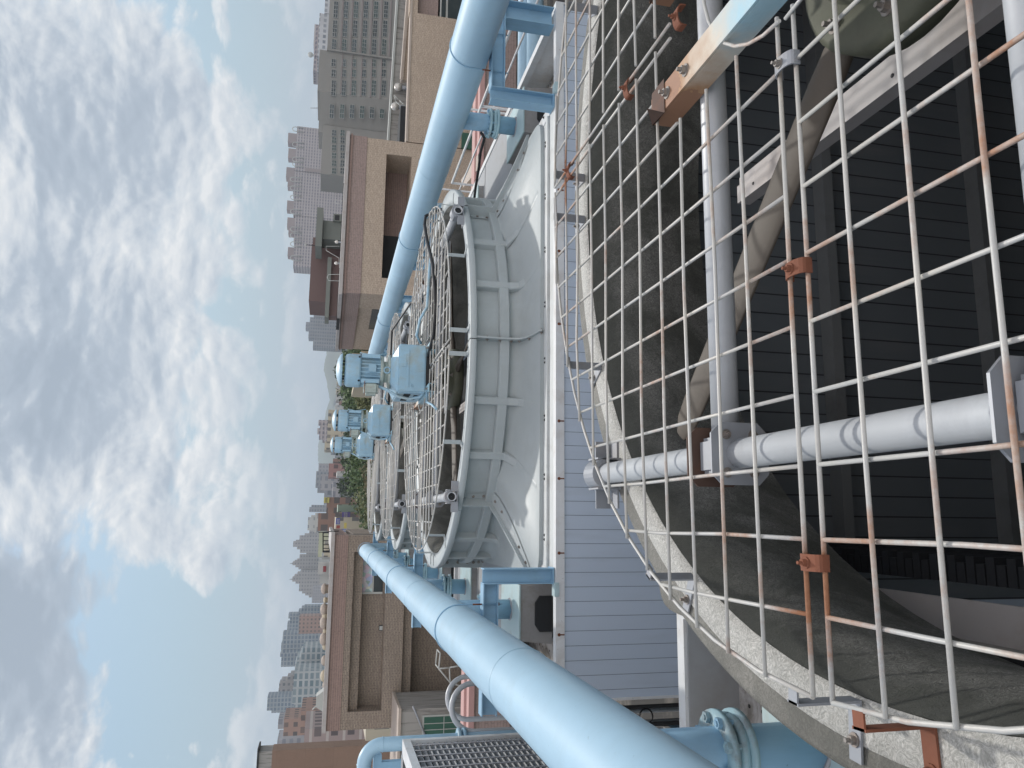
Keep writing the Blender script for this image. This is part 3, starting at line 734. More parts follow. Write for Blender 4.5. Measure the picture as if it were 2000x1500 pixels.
# ------------------------------------------------------------------ motors with belt case
def motor(cy, label):
    T = thing('fan_motor', label, 'electric motor', (CX+.01, cy, -.84), 'blue fan motors above the guards')
    bx0, bx1, by0, by1, bz0, bz1 = 1.11, 1.555, cy-.44, cy+.20, -.838, -.585
    m = MB(); m.bbox((bx0, by0, bz0), (bx1, by1, bz1), .012); cs = part('belt_case', m, m_gear, T)
    m = MB()      # sloping top of the case
    a, b = bz1-.006, bz1+.055; i = .11
    m.add([(bx0+.01, by0+.01, a), (bx1-.01, by0+.01, a), (bx1-.01, by1-.01, a), (bx0+.01, by1-.01, a), (bx0+i, by0+i+.05, b), (bx1-i, by0+i+.05, b), (bx1-i, by1-i, b), (bx0+i, by1-i, b)],
          [(4, 5, 6, 7), (0, 1, 5, 4), (1, 2, 6, 5), (2, 3, 7, 6), (3, 0, 4, 7)]); part('case_top', m, m_gear, cs)
    m = MB(); m.box((bx0+.045, by0-.005, bz1-.098), (bx1-.05, by0-.0005, bz1-.086)); part('pressed_rib', m, m_gear, cs)
    m = MB(); m.bbox((bx0+.235, by0-.005, bz1-.075), (bx0+.31, by0-.0008, bz1-.02), .002); part('maker_plate', m, m_gear, cs)
    m = MB(); m.lathe([(.014, -.001), (.014, -.005), (.010, -.005), (.010, -.001)], (bx0+.06, by0, bz1-.13), 16, axis='y'); part('inspection_ring', m, m_gear, cs)
    m = MB()
    for k in range(9): m.box((bx0-.004, by0+.10+k*.05, bz1-.13), (bx0-.0005, by0+.125+k*.05, bz1-.07))
    m.box((bx0-.003, by0+.16, bz1-.2), (bx0-.0005, by0+.46, bz1-.165)); part('vent_slots', m, m_dark, cs)
    m = MB(); m.bbox((bx0+.03, by0+.02, -.875), (bx1-.03, by1-.03, -.84), .006); part('case_foot', m, m_black, T)
    ax, ay = 1.345, cy-.10
    m = MB(); m.lathe([(.001, -.535), (.165, -.535), (.165, -.515), (.10, -.51), (.10, -.475), (.15, -.47), (.15, -.44), (.001, -.44)], (ax, ay, 0), 32); part('end_bell', m, m_dirty, T)
    # finned body
    m = MB(); vs = []; N = 96
    for z in (-.44, -.255):
        for k in range(N):
            a = 2*PI*k/N; r = .150 if k % 4 < 2 else .128
            vs.append((ax+r*math.cos(a), ay+r*math.sin(a), z))
    m.add(vs, [(k, (k+1) % N, (k+1) % N+N, k+N) for k in range(N)]+[tuple(range(N)), tuple(reversed(range(N, 2*N)))])
    for sx in (-1, 1): m.box((ax+sx*.10, ay-.158, -.43), (ax+sx*.135, ay-.10, -.265))
    m.bbox((ax-.035, ay-.162, -.40), (ax+.045, ay-.12, -.33), .003); fb = part('finned_body', m, m_gear, T)
    m = MB(); m.box((ax-.03, ay-.166, -.395), (ax+.04, ay-.163, -.337)); part('rating_plate', m, m_gear, fb)
    m = MB(); m.lathe([(.145, -.26), (.156, -.262), (.157, -.24), (.157, -.15), (.150, -.128), (.13, -.115), (.001, -.113)], (ax, ay, 0), 40); fc = part('fan_cowl', m, m_gear, T)
    for k in range(4):
        a = R(45+90*k); b = MB(); b.bolt((ax+.157*math.cos(a), ay+.157*math.sin(a), -.245), (math.cos(a), math.sin(a), 0), .007, .006); part('cowl_screw', b, m_black, fc)
    for k in range(4):
        a = R(45+90*k); b = MB(); b.tube([(ax+.10*math.cos(a), ay+.10*math.sin(a), -.115), (ax+.10*math.cos(a), ay+.10*math.sin(a), -.08)], .009, 8); part('cap_post', b, m_dark, T)
    m = MB(); m.lathe([(.155, -.092), (.158, -.086), (.140, -.068), (.095, -.048), (.05, -.038), (.001, -.034)], (ax, ay, 0), 40); m.lathe([(.155, -.092), (.001, -.090)], (ax, ay, 0), 40)
    part('rain_cap', m, m_gear, T)
    m = MB(); m.bbox((ax-.245, ay-.165, -.425), (ax-.125, ay-.045, -.29), .022); tb = part('terminal_box', m, m_dirty, T)
    m = MB(); m.box((ax-.15, ay-.10, -.42), (ax-.09, ay+.02, -.28)); part('box_neck', m, m_gear, tb)
    m = MB(); m.box((ax-.247, ay-.168, -.300), (ax-.12, ay-.162, -.295)); part('lid_edge', m, m_rust, tb)
    m = MB(); m.tube([(ax-.16, ay-.12, -.43), (ax-.19, ay-.14, -.50), (ax-.25, ay-.17, -.60), (ax-.275, ay-.2, -.70), (ax-.26, ay-.24, -.80), (ax-.2, ay-.30, -.845)], .014, 10); part('conduit', m, m_gear, T)
    m = MB(); m.tube([(ax-.01+.028*math.cos(t), ay-.17, -.497+.028*math.sin(t)) for t in [2*PI*i/14 for i in range(15)]], .0065, 8); part('lifting_eye', m, m_gear, T)
    m = MB(); m.tube([(ax+.13, ay-.05, -.27), (ax+.16, ay-.07, -.25), (ax+.15, ay-.08, -.30), (ax+.135, ay-.09, -.35), (ax+.15, ay-.06, -.42), (ax+.17, ay-.05, -.50)], .007, 6); part('grease_line', m, m_gear, T)
    return T
mt = motor(CY2, 'nearest blue fan motor on its square belt case, above the second guard')
copy_tree(mt, (0, PITCH, 0), label='middle blue fan motor, just left of and behind the nearest one')
copy_tree(mt, (0, 2*PITCH, 0), label='farthest and smallest blue fan motor, beside the trees')

# ------------------------------------------------------------------ header pipes
HZ = -.868; HR = .149
def header(X, sgn, label, yend):
    T = thing('header_pipe', label, 'water pipe', (X, 6, HZ), 'large light blue header pipes')
    m = MB(); m.tube([(X, -2.2, HZ), (X, 2, HZ), (X, 6, HZ), (X, 10, HZ), (X, yend-.35, HZ), (X, yend-.12, HZ-.04), (X, yend-.02, HZ-.15), (X, yend, HZ-.3), (X, yend, ZROOF)], HR, 40); part('main_run', m, m_blue, T)
    for Y in (7.05, 11.05, 15.05, 3.4, yend-.37):
        m = MB(); m.lathe([(HR+.0005, Y-.006), (HR+.003, Y-.003), (HR+.003, Y+.003), (HR+.0005, Y+.006)], (X, 0, HZ), 40, axis='y'); part('weld_seam', m, m_blue, T)
    for Y in (.3, 2.33, 6.10, 8.12, 10.10, 12.12, 14.10, 16.12):
        r = .075; m = MB(); zl = ZD+.045-(.11 if Y < 4 else 0); m.tube([(X, Y, HZ-.08), (X, Y, zl)], r, 24); bp = part('branch_pipe', m, m_blued, T)
        for dz in (-.362, -.425):
            f = MB(); f.lathe([(r, HZ+dz+.018), (.125, HZ+dz+.018), (.125, HZ+dz), (r, HZ+dz)], (X, Y, 0), 28); part('flange', f, m_flange, bp)
        for k in range(8):
            a = R(22.5+45*k); b = MB(); p = Vector((X+.102*math.cos(a), Y+.102*math.sin(a), HZ-.325))
            b.tube([p, p+Vector((0, 0, -.105))], .009, 6, smooth=False); b.tube([p+Vector((0, 0, -.004)), p+Vector((0, 0, -.018))], .018, 6, smooth=False); b.tube([p+Vector((0, 0, -.088)), p+Vector((0, 0, -.1))], .018, 6, smooth=False); part('flange_bolt', b, m_blued if k % 3 else m_flange, bp)
        m = MB(); m.tube([(X+.1*math.cos(t), Y+.1*math.sin(t), HZ-.393+.004*math.sin(3*t)) for t in [2*PI*i/24 for i in range(25)]], .016, 8); part('gasket', m, m_flange, bp)
        for q, s in enumerate((0,)):
            m = MB(); m.tube([(X+.077*math.cos(t), Y+.077*math.sin(t), zl+.006+.004*math.sin(5*t)) for t in [2*PI*i/24 for i in range(25)]], .010, 6); part('sealant_bead', m, m_galvp, bp)
    return T
header(-.71, -1, 'light blue header pipe on the left, passing close to the camera', 16.7)
header(3.365, 1, 'light blue header pipe on the right of the fans, running to the motors', 17.0)

# flow boxes under the branches
FB = None
m_fbox = paint('flow_box_grey', (.30, .30, .30), .7, (.12, .10, .06), .7, 5, .1)
def flowbox(X, Y, label, dz=0.0):
    T = thing('flow_box', label, 'flow box', (X, Y, ZB), 'flow boxes below the branch pipes')
    m = MB(); z1 = ZD+.04+dz; z0 = ZD-.20; h = .20; k = .30; z0 += dz*.4
    m.add([(X-h, Y-k, z1), (X+h, Y-k, z1), (X+h, Y+k, z1), (X-h, Y+k, z1), (X-h-.02, Y-k-.02, z0), (X+h+.02, Y-k-.02, z0), (X+h+.02, Y+k+.02, z0), (X-h-.02, Y+k+.02, z0)],
          [(0, 1, 5, 4), (1, 2, 6, 5), (2, 3, 7, 6), (3, 0, 4, 7)]); part('box_body', m, m_fbox, T)
    m = MB(); m.bbox((X-h-.008, Y-k-.008, z1), (X+h+.008, Y+k+.008, z1+.012), .003); part('box_lid', m, paintlid, T)
    m = MB(); m.prism([(X-.13, z0+.005), (X+.13, z0+.005), (X+.13, z0+.10), (X+.08, z0+.135), (X-.08, z0+.135), (X-.13, z0+.10)], Y-k-.03, Y-k-.0165, 'y'); part('outlet', m, m_dark, T)
    for sx in (-1, 1):
        for sy in (-1, 1):
            m = MB(); m.box((X+sx*(h-.02), Y+sy*(k-.02), ZB), (X+sx*h, Y+sy*k, z0)); part('leg', m, m_grey, T)
    return T
paintlid = paint('flow_box_lid', (.45, .60, .63), .5, (.30, .30, .22), .7, 4, .1)
ordn = ['first', 'second', 'third', 'fourth', 'fifth', 'sixth']
for i, Y in enumerate((6.10, 8.12, 10.10, 12.12, 14.10, 16.12)):
    flowbox(-.71, Y, '%s stained flow box under the left header pipe, counted along the farther tower' % ordn[i])
for i, Y in enumerate((6.10, 8.12, 10.10, 12.12, 14.10, 16.12)):
    flowbox(3.365, Y, '%s stained flow box under the right header pipe, counted along the farther tower' % ordn[i])
flowbox(-.71, 2.33, 'pale blue flow box in the basin at the bottom left of the nearest fan', -.11)

# portal supports of I beams
def ibeam_v(m, x0, x1, y, z0, z1, d=.10, t=.007):
    m.box((x0+t, y-t/2, z0), (x1-t, y+t/2, z1)); m.box((x0, y-d/2, z0), (x0+t, y+d/2, z1)); m.box((x1-t, y-d/2, z0), (x1, y+d/2, z1))
def ibeam_h(m, x0, x1, y, z0, z1, d=.10, t=.008):
    m.box((x0, y-t/2, z0+t), (x1, y+t/2, z1-t)); m.box((x0, y-d/2, z0), (x1, y+d/2, z0+t)); m.box((x0, y-d/2, z1-t), (x1, y+d/2, z1))
for i, Y in enumerate((5.09, 9.09, 13.09, 16.9)):
    for side, X, s in (('left', -.71, -1), ('right', 3.365, 1)):
        T = thing('pipe_support', '%s blue I-beam trestle under the %s header pipe, counted from the camera' % (ordn[i], side), 'pipe support', (X, Y, ZD), 'blue trestles carrying the header pipes')
        xi = -.38 if s < 0 else 3.03; xo = -1.12 if s < 0 else 3.70
        m = MB(); m.box((0, 0, 0), (0, 0, 0)) if False else None
        ibeam_v(m, xi-.05, xi+.05, Y, ZD+.012, HZ-HR-.004) ; m.box((xi-.055, Y-.06, ZD+.006), (xi+.055, Y+.06, ZD+.013)); part('post', m, m_blued, T)
        m = MB(); w_ = .05 if s < 0 else .075; ibeam_v(m, xo-w_, xo+w_, Y, ZD+.012, HZ-HR-.104, d=.14); part('post', m, m_blued, T)
        m = MB(); a, b = sorted((xi+s*.052, xo+s*.12)); ibeam_h(m, a, b, Y, HZ-HR-.104, HZ-HR-.003); part('cross_beam', m, m_blued, T)
        m = MB(); pts = [(X+(HR+.004)*math.cos(t), Y-.02, HZ+(HR+.004)*math.sin(t)) for t in [PI*j/20 for j in range(21)]]
        pts = [(X+HR+.004, Y-.02, HZ-HR-.13)]+pts+[(X-HR-.004, Y-.02, HZ-HR-.13)]; m.tube(pts, .0045, 6)
        ub = part('u_bolt', m, m_blued, T)
        for e in (-1, 1):
            b = MB(); b.tube([(X+e*(HR+.004), Y-.02, HZ-HR-.115), (X+e*(HR+.004), Y-.02, HZ-HR-.10+.0)], .011, 6); b.tube([(X+e*(HR+.004), Y-.02, HZ-HR+.0), (X+e*(HR+.004), Y-.02, HZ-HR+.06)], .0058, 6); part('nut', b, m_rust, ub)
        m = MB(); m.bbox((xi+s*.04 if s > 0 else xi-.13, Y-.09, ZD-.02), (xi+.13 if s > 0 else xi+s*.04, Y-.02, ZD+.012), .003); part('foot_plate', m, paintlid, T)

# black cable lying over the second and third guards, and blue conduits
m = MB(); m.tube([(3.12, 7.2, -1.3), (3.05, 7.35, -.98), (2.98, 7.38, -.84), (2.86, 7.32, -.825), (2.64, 7.16, -.835), (2.4, 6.88, -.84), (2.22, 6.67, -.84), (1.95, 6.52, -.845), (1.78, 6.46, -.845), (1.56, 6.55, -.845), (1.45, 6.9, -.85)], .016, 10)
tag(part('power_cable', m, m_black, loc=(2.3, 6.5, -.9)), 'thick black power cable lying across the second fan guard', 'cable', 'cables on the guards')
m = MB(); m.tube([(2.62, 9.4, -1.3), (2.72, 9.7, -.95), (2.6, 10.8, -.80), (2.1, 11.35, -.835), (1.62, 11.42, -.84)], .014, 8)
tag(part('power_cable', m, m_black, loc=(2.3, 10.5, -.9)), 'black power cable lying across the third fan guard', 'cable', 'cables on the guards')
m = MB(); m.tube([(3.27, 6.1, -1.15), (3.25, 6.15, -1.19), (3.21, 6.35, -1.195), (3.16, 6.55, -1.22), (3.12, 6.85, -1.25), (3.13, 7.2, -1.30)], .013, 8)
tag(part('power_cable', m, m_black, loc=(3, 5.7, -1.3)), 'black cable sagging from the right branch flange to the fan stack', 'cable', 'cables on the guards')
for q, cy in enumerate((CY2, CY2+PITCH)):
    m = MB(); m.tube([(1.60, cy-.30, -.80), (1.66, cy-.36, -.75), (1.80, cy-.42, -.77), (1.92, cy-.44, -.83), (2.35, cy-.40, -.85), (2.49, cy-.3, -.87)], .013, 8)
    tag(part('flexible_conduit', m, m_gear, loc=(1.9, cy-.4, -.8)), 'blue flexible conduit on the guard right of the %s motor' % ('nearest', 'middle')[q], 'conduit', 'flexible conduits beside the motors')
    m = MB(); m.tube([(1.14, cy-.5, -.84), (1.0, cy-.62, -.83), (.93, cy-.95, -.835), (.86, cy-1.2, -.838)], .010, 8)
    tag(part('flexible_conduit', m, m_gear, loc=(1, cy-.8, -.83)), 'thin blue conduit on the guard in front of the %s motor' % ('nearest', 'middle')[q], 'conduit', 'flexible conduits beside the motors')
# ================================================================== our own roof
GZ0 = -24.0
m = MB(); m.box((-40, -12, ZROOF-.3), (34, 20.4, ZROOF)); 
RB = thing('flat_roofed_building', 'dark stained flat roof with pink coping that carries the cooling towers', 'building', (0, 5, GZ0))
part('roof', m, m_roofd, RB)
m = MB(); m.box((-40, -12, GZ0), (34, 20.39, ZROOF-.301)); part('wall', m, m_conc, RB)
m = MB(); m.box((-40, 20.1, ZROOF), (34, 20.7, -3.86)); part('parapet', m, m_maroon2, RB)
m = MB(); m.box((-40, 20.0, -3.86), (34, 20.35, -3.72)); m.box((-40, 20.36, -3.86), (34, 20.8, -3.66)); part('coping', m, m_redpaint, RB)
m = MB(); m.add([atZ(934, 300, -3.9), atZ(934, 330, -3.9), atZ(905, 366, -3.9), atZ(900, 352, -3.9), atZ(934, 300, -3.7), atZ(934, 330, -3.7), atZ(905, 366, -3.7), atZ(900, 352, -3.7)], [(0, 1, 2, 3), (4, 5, 6, 7), (0, 1, 5, 4), (1, 2, 6, 5), (2, 3, 7, 6), (3, 0, 4, 7)])
part('slanted_coping', m, m_coping, RB)
m = MB()
for k, (xa, xb, y) in enumerate(((9.3, 26, 17.0), (10.2, 26, 16.1))):
    m = MB(); m.tube([(xa, y, ZROOF+.5), (xb, y, ZROOF+.5)], .20, 20); m2 = MB()
    tag(part('roof_pipe', m, m_blue, loc=(15, y, ZROOF+.5)), ('light blue pipe low on the roof, the farther of two beyond the right basin', 'light blue pipe low on the roof, the nearer of two beyond the right basin')[k], 'water pipe', 'low pipes on the roof')
for k, X in enumerate((3.92, 4.9)):
    T = thing('guard_rail', ('thin white rail post at the right corner of the farther tower', 'white rail beside the roof pipes on the far right')[k], 'railing', (X, 5.2, ZROOF), 'thin white railings')
    m = MB(); y0, y1 = (5.0, 8.6) if k == 0 else (6.2, 11)
    m.tube([(X, y0, -1.28), (X, y1, -1.28)], .014, 8); part('top_rail', m, m_white, T)
    m = MB(); m.tube([(X, y0, -1.75), (X, y1, -1.75)], .012, 8); part('mid_rail', m, m_white, T)
    for Y in (y0, (y0+y1)/2, y1):
        m = MB(); m.tube([(X, Y, ZROOF), (X, Y, -1.28)], .014, 8); part('rail_post', m, m_white, T)
# ladder hoops, drain pipes at the left of the farther tower
def hoop(p0, Y, rr_, lab, zlow):
    c = atY(*p0, Y); rad = .165
    T = thing('ladder_handrail', lab, 'handrail', (c.x, Y, ZROOF), 'bent tube handrails at the ladder')
    pts = [(c.x-rad, Y, zlow)]+[(c.x-rad, Y, c.z-.05)]+[(c.x-rad*math.cos(t), Y+.04*t, c.z+rad*math.sin(t)) for t in [PI*i/12 for i in range(13)]]+[(c.x+rad, Y+.13, c.z-.1), (c.x+rad, Y+.13, c.z-.5)]
    m = MB(); m.tube(pts, .022, 12); part('bent_tube', m, m_galv, T)
hoop((926, 1385), 6.2, .16, 'grey bent ladder handrail behind the left header, the nearer of two', ZROOF)
hoop((913, 1366), 7.0, .16, 'grey bent ladder handrail behind the left header, the farther of two', ZROOF)
T = thing('drain_pipes', 'pair of dark drain pipes just left of the siding corner', 'drain pipe', (-1.4, 5.3, ZROOF))
for X in (-1.30, -1.42):
    m = MB(); m.tube([(X, 5.35, ZROOF), (X, 5.35, -1.95)], .014, 8); part('vertical_pipe', m, m_dark, T)
m = MB(); m.tube([(-1.36+.05*math.cos(t), 5.33, -2.25+.05*math.sin(t)) for t in [2*PI*i/12 for i in range(13)]], .006, 6); part('cable_coil', m, m_black, T)
# louvred unit, far left
LX, LY0, LY1, LZ1, LZ0 = -1.6, 2.6, 6.0, -.63, -2.7
T = thing('louvred_unit', 'white framed unit with a dark louvred side at the far left', 'air unit', (LX-.7, (LY0+LY1)/2, ZROOF))
m = MB(); m.box((LX-1.4, LY0, ZROOF+.3), (LX-.12, LY1, LZ1-.01)); part('casing', m, m_dark, T)
m = MB(); m.box((LX-.11, LY0, LZ1-.055), (LX, LY1, LZ1)); m.box((LX-.11, LY1-.045, LZ0), (LX, LY1+.003, LZ1-.056)); m.box((LX-.11, LY0, LZ0), (LX, LY1, LZ0+.05)); m.box((LX-1.45, LY1+.001, LZ0), (LX-.111, LY1+.02, LZ1+.002)); part('frame', m, m_white, T)
m = MB(); z = LZ0+.08
while z < LZ1-.07:
    m.add([(LX-.02, LY0, z), (LX-.02, LY1-.05, z), (LX-.055, LY1-.05, z+.012), (LX-.055, LY0, z+.012), (LX-.02, LY0, z+.006), (LX-.02, LY1-.05, z+.006), (LX-.055, LY1-.05, z+.018), (LX-.055, LY0, z+.018)], [(0, 1, 2, 3), (4, 5, 6, 7), (0, 1, 5, 4)]); z += .041
part('louvre_blades', m, m_bchan if False else m_grey, T)
m = MB(); y = LY1-.16
while y > LY0: m.tube([(LX-.006, y, LZ0), (LX-.006, y, LZ1-.05)], .0055, 6); y -= .125
part('grille_rods', m, m_galvp, T)
m = MB(); m.box((LX-.10, 4.95, LZ0), (LX+.004, 4.99, LZ1-.057)); part('mullion', m, m_white, T)
T = thing('elbow_pipe', 'light blue bent pipe rising beside the louvred unit', 'water pipe', (-1.66, 6.15, ZROOF))
m = MB(); p = [(-1.67, 6.15, ZROOF), (-1.67, 6.15, -.50)]+[(-1.67-.13*(1-math.cos(t)), 6.15, -.50+.13*math.sin(t)) for t in [PI/2*i/8 for i in range(1, 9)]]+[(-4, 6.15, -.37)]; m.tube(p, .052, 18); part('pipe_run', m, m_blue, T)
for q in ((-1.67, 6.15, -.50), (-1.80, 6.15, -.37)):
    m = MB(); 
    if q[2] < -.4: m.lathe([(.0525, q[2]-.004), (.056, q[2]), (.0525, q[2]+.004)], (q[0], q[1], 0), 20)
    else: m.lathe([(.0525, q[0]-.004), (.056, q[0]), (.0525, q[0]+.004)], (0, q[1], q[2]), 20, axis='x')
    part('weld_seam', m, m_blue, T)
m = MB(); m.lathe([(.053, -1.06), (.085, -1.06), (.085, -1.085), (.053, -1.085)], (-1.67, 6.15, 0), 20); m.lathe([(.053, -1.10), (.085, -1.10), (.085, -1.125), (.053, -1.125)], (-1.67, 6.15, 0), 20); part('pipe_flange', m, m_gear, T)
T = thing('pipe_bracket', 'blue angle bracket frame under the bent pipe at the left edge', 'pipe support', (-1.85, 6.2, ZROOF))
m = MB(); m.box((-1.86, 6.17, ZROOF), (-1.80, 6.23, -.50)); part('post', m, m_blued, T)
m = MB(); m.box((-2.6, 6.17, -.50), (-1.75, 6.23, -.44)); part('bar', m, m_blued, T)
m = MB(); m.box((-2.12, 6.16, -1.4), (-2.05, 6.24, -.501)); part('post', m, m_blued, T)

# ================================================================== ground, hills, haze
def sheet(name, x0, x1, y0, y1, z, mat):
    m = MB(); m.add([(x0, y0, z), (x1, y0, z), (x1, y1, z), (x0, y1, z)], [(0, 1, 2, 3)]); return struct(name, m, mat)
m_ground = paint('city_ground', (.13, .125, .115), .9, (.06, .08, .045), .9, .02, .3)
sheet('ground', -6000, 6000, -300, 9000, GZ0, m_ground)
m_asph = paint('asphalt', (.05, .05, .05), .9, (.08, .08, .08), .5, .5)
sheet('road', -60, 8, 70, 78, GZ0+.05, m_asph)
m_hill = paint('wooded_hill', (.05, .08, .05), .9, (.10, .11, .08), .7, .004, .2)
def hill(pts, Y, depth, name='hill'):
    m = MB(); n = len(pts); vs = []
    rnd = random.Random(int(Y))
    prof = []
    for i in range(n-1):
        for k in range(6):
            t = k/6; x = pts[i][0]*(1-t)+pts[i+1][0]*t; y = pts[i][1]*(1-t)+pts[i+1][1]*t; prof.append((x+rnd.uniform(-.7, .7), y))
    for x, y in prof:
        p = atY(x, y, Y); h = p.z-GZ0
        for d, f in ((-depth, 0), (-depth*.6, .45), (-depth*.3, .8), (0, 1), (depth*.5, .7), (depth, 0)): vs.append((p.x*(1+d/Y*.2), Y+d, GZ0-2+h*f))
    q = 6; k = len(prof); fs = [(a*q+b, (a+1)*q+b, (a+1)*q+b+1, a*q+b+1) for a in range(k-1) for b in range(q-1)]
    m.add(vs, fs, True); struct(name, m, m_hill)
hill([(648, 560), (640, 640), (637, 690), (634, 705), (631, 722), (637, 745), (642, 775), (650, 800)], 3600, 700)
hill([(640, 790), (630, 830), (625, 850), (621, 868), (620, 885), (621, 900), (622, 912), (634, 940), (645, 980)], 4200, 800)
hill([(640, -200), (645, 200), (645, 500), (650, 760), (648, 930), (640, 1100), (628, 1400), (618, 1700)], 5200, 900, 'far_hill')

# ================================================================== trees
m_leafs = []
for i, (c1, c2) in enumerate((((.05, .09, .035), (.10, .15, .05)), ((.09, .11, .04), (.16, .17, .07)), ((.035, .06, .035), (.07, .10, .05)), ((.11, .10, .05), (.17, .15, .08)))):
    mm, t, b = M_('foliage_%s' % 'abcd'[i]); co = obco(t); t.link(t.mix(t.ramp(t.noise(co, .9, 4, .6), [(.35, 0), (.65, 1)]), c1, c2), b.inputs['Base Color']); b.inputs['Roughness'].default_value = .7; m_leafs.append(mm)
def tree(px, py, Y, rad, kind, label, zbase=GZ0):
    p = atY(px, py, Y); H = p.z-zbase
    T = thing('tree', label, 'tree', (p.x, Y, zbase), 'trees beyond the towers'); rnd = random.Random(int(py*7+px))
    tr = MB(); top = Vector((p.x, Y, p.z-rad*1.6)); tr.tube([(p.x, Y, zbase), (p.x+.2, Y, zbase+H*.3), top], [.45, .32, .2], 8)
    cs = []
    for k in range(20):
        a = rnd.uniform(0, 2*PI); rr_ = rad*rnd.uniform(.1, .8); h_ = rnd.uniform(-1, .62); zc = p.z-rad*.95+h_*rad*.95; f = math.sqrt(max(.1, 1-h_*h_))
        c = Vector((p.x+rr_*math.cos(a)*f, Y+rr_*math.sin(a)*f, zc)); cs.append((c, rad*rnd.uniform(.28, .45)))
        tr.tube([top, (top+c)/2+Vector((0, 0, .3)), c], [.14, .09, .04], 5)
    cs.append((Vector((p.x, Y, p.z-rad*.35)), rad*.38))
    part('trunk', tr, m_bark, T)
    m = MB(); vs = []; fs = []
    for c, r in cs:
        for i in range(190):
            d = Vector((rnd.gauss(0, 1), rnd.gauss(0, 1), rnd.gauss(0, 1))).normalized()*r*(rnd.random()**.33)*rnd.uniform(.8, 1.15); d.z *= .8
            q = c+d; s = rnd.uniform(.16, .40)*max(.8, Y/150); u = Vector((rnd.gauss(0, 1), rnd.gauss(0, 1), rnd.gauss(0, 1))).normalized(); v = u.cross(Vector((rnd.gauss(0, 1), rnd.gauss(0, 1), rnd.gauss(0, 1)))).normalized()
            k = len(vs); vs += [q+u*s, q+v*s*.8, q-u*s, q-v*s*.8]; fs.append((k, k+1, k+2, k+3))
    m.add(vs, fs); part('crown', m, m_leafs[kind], T)
tree(662, 690, 150, 6, 2, 'dark tree behind the right motor, next to the brown building corner')
tree(656, 715, 190, 8, 2, 'dark distant tree just above the nearest motor cap')
tree(668, 745, 140, 6, 0, 'green tree between the two largest motors')
tree(655, 770, 185, 8, 2, 'dark tree with pale gaps above the gap between motors')
tree(690, 782, 110, 5, 1, 'olive tree low behind the gap between motors')
tree(664, 800, 160, 7, 0, 'green tree behind the middle motor')
tree(662, 842, 170, 7, 2, 'dark tree just left of the middle motor cap')
tree(684, 900, 120, 5.5, 0, 'bright green tree left of the farthest motor')
tree(664, 905, 180, 8, 2, 'dark broad tree above the bright green tree')
tree(700, 925, 105, 5, 3, 'brownish olive tree beside the farthest motor')
tree(676, 950, 165, 8, 2, 'dark tree behind the orange-brown tree tops')
tree(705, 960, 112, 5, 3, 'yellow-brown tree in the middle of the grove')
tree(690, 985, 150, 7, 2, 'dark tree at the left of the grove')
tree(702, 1008, 110, 5, 1, 'light olive tree low at the left end of the grove')
tree(672, 875, 140, 8, 0, 'green tree under the gap between the middle and farthest motors')
tree(690, 940, 125, 7, 0, 'fresh green tree in front of the dark broad tree')
tree(715, 985, 95, 5, 3, 'ochre bush just above the farthest guard')
tree(712, 900, 95, 4.5, 1, 'olive bush below the farthest motor box')
tree(648, 725, 260, 9, 2, 'hazy dark tree row just above the nearest motor')
tree(655, 950, 280, 9, 2, 'hazy dark tree between the far roofs')
tree(650, 884, 150, 9, 2, 'big dark green tree between the red shed and the farthest motor')
tree(657, 918, 140, 9, 0, 'big mid-green tree just below the red shed')
tree(668, 945, 135, 8, 0, 'leafy green tree below the small white hut')
tree(682, 968, 130, 8, 1, 'light green tree right of the violet signboards')
tree(692, 1000, 125, 7, 0, 'green tree below the blue striped sign')
tree(700, 880, 100, 6, 3, 'brownish tree low behind the farthest belt case')
tree(652, 755, 150, 9, 0, 'big green tree right behind the nearest motor body')
tree(660, 700, 130, 7, 0, 'green tree at the end of the right tiled building')
tree(700, 1030, 150, 5, 0, 'green tree touching the left brown building')
tree(658, 640, 240, 8, 2, 'small dark palm-like tree over the right parapet', GZ0)

# ================================================================== left tiled building
def zY(x, y, Y): return atY(x, y, Y).z
YL = 34.0
xr = atY(700, 1046, YL).x; xl = atY(640, 1428, YL).x
lv = {k: zY(v, 1240, YL) for k, v in dict(top=637.5, cop=645, band=672, r1=685, r2=704, r3=750, sp=787, st=806).items()}
T = thing('tiled_building', 'brown tiled building on the left with red-brown parapet and long recesses', 'building', ((xl+xr)/2, 42, GZ0))
rl = atY(720, 1389, YL).x; rrx = atY(720, 1078, YL).x
m = MB(); m.box((xl, YL, lv['r1']), (xr, YL+3, lv['band'])); m.box((xl, YL, lv['r3']), (rl, YL+3, lv['r1'])); m.box((rrx, YL, lv['r3']), (xr, YL+3, lv['r1']))
m.box((rl, YL+.35, lv['r2']), (rrx, YL+3, lv['r1'])); m.box((xl, YL, lv['sp']), (xr, YL+3, lv['r3'])) 
m.box((xl, YL, GZ0), (rl, YL+3, lv['sp'])); m.box((rrx, YL, GZ0), (xr, YL+3, lv['sp'])); m.box((rl, YL+.3, lv['st']), (rrx, YL+3, lv['sp']))
part('wall', m, m_brick, T)
m = MB(); m.box((rl, YL+1.0, lv['r3']), (rrx, YL+1.3, lv['r2'])); m.box((rl, YL+1.3, GZ0), (rrx, YL+1.6, lv['st'])); part('recess_wall', m, m_brick, T)
m = MB(); m.box((xl, YL-.02, lv['band']), (xr+.02, YL+.6, lv['cop'])); m.box((xr-.6, YL+.6, lv['band']), (xr+.02, YL+16, lv['cop'])); part('parapet', m, m_maroon, T)
m = MB(); m.box((xl-.05, YL-.12, lv['cop']), (xr+.12, YL+.75, lv['top'])); m.box((xr-.75, YL+.75, lv['cop']), (xr+.12, YL+16.1, lv['top'])); part('coping', m, m_chan, T)
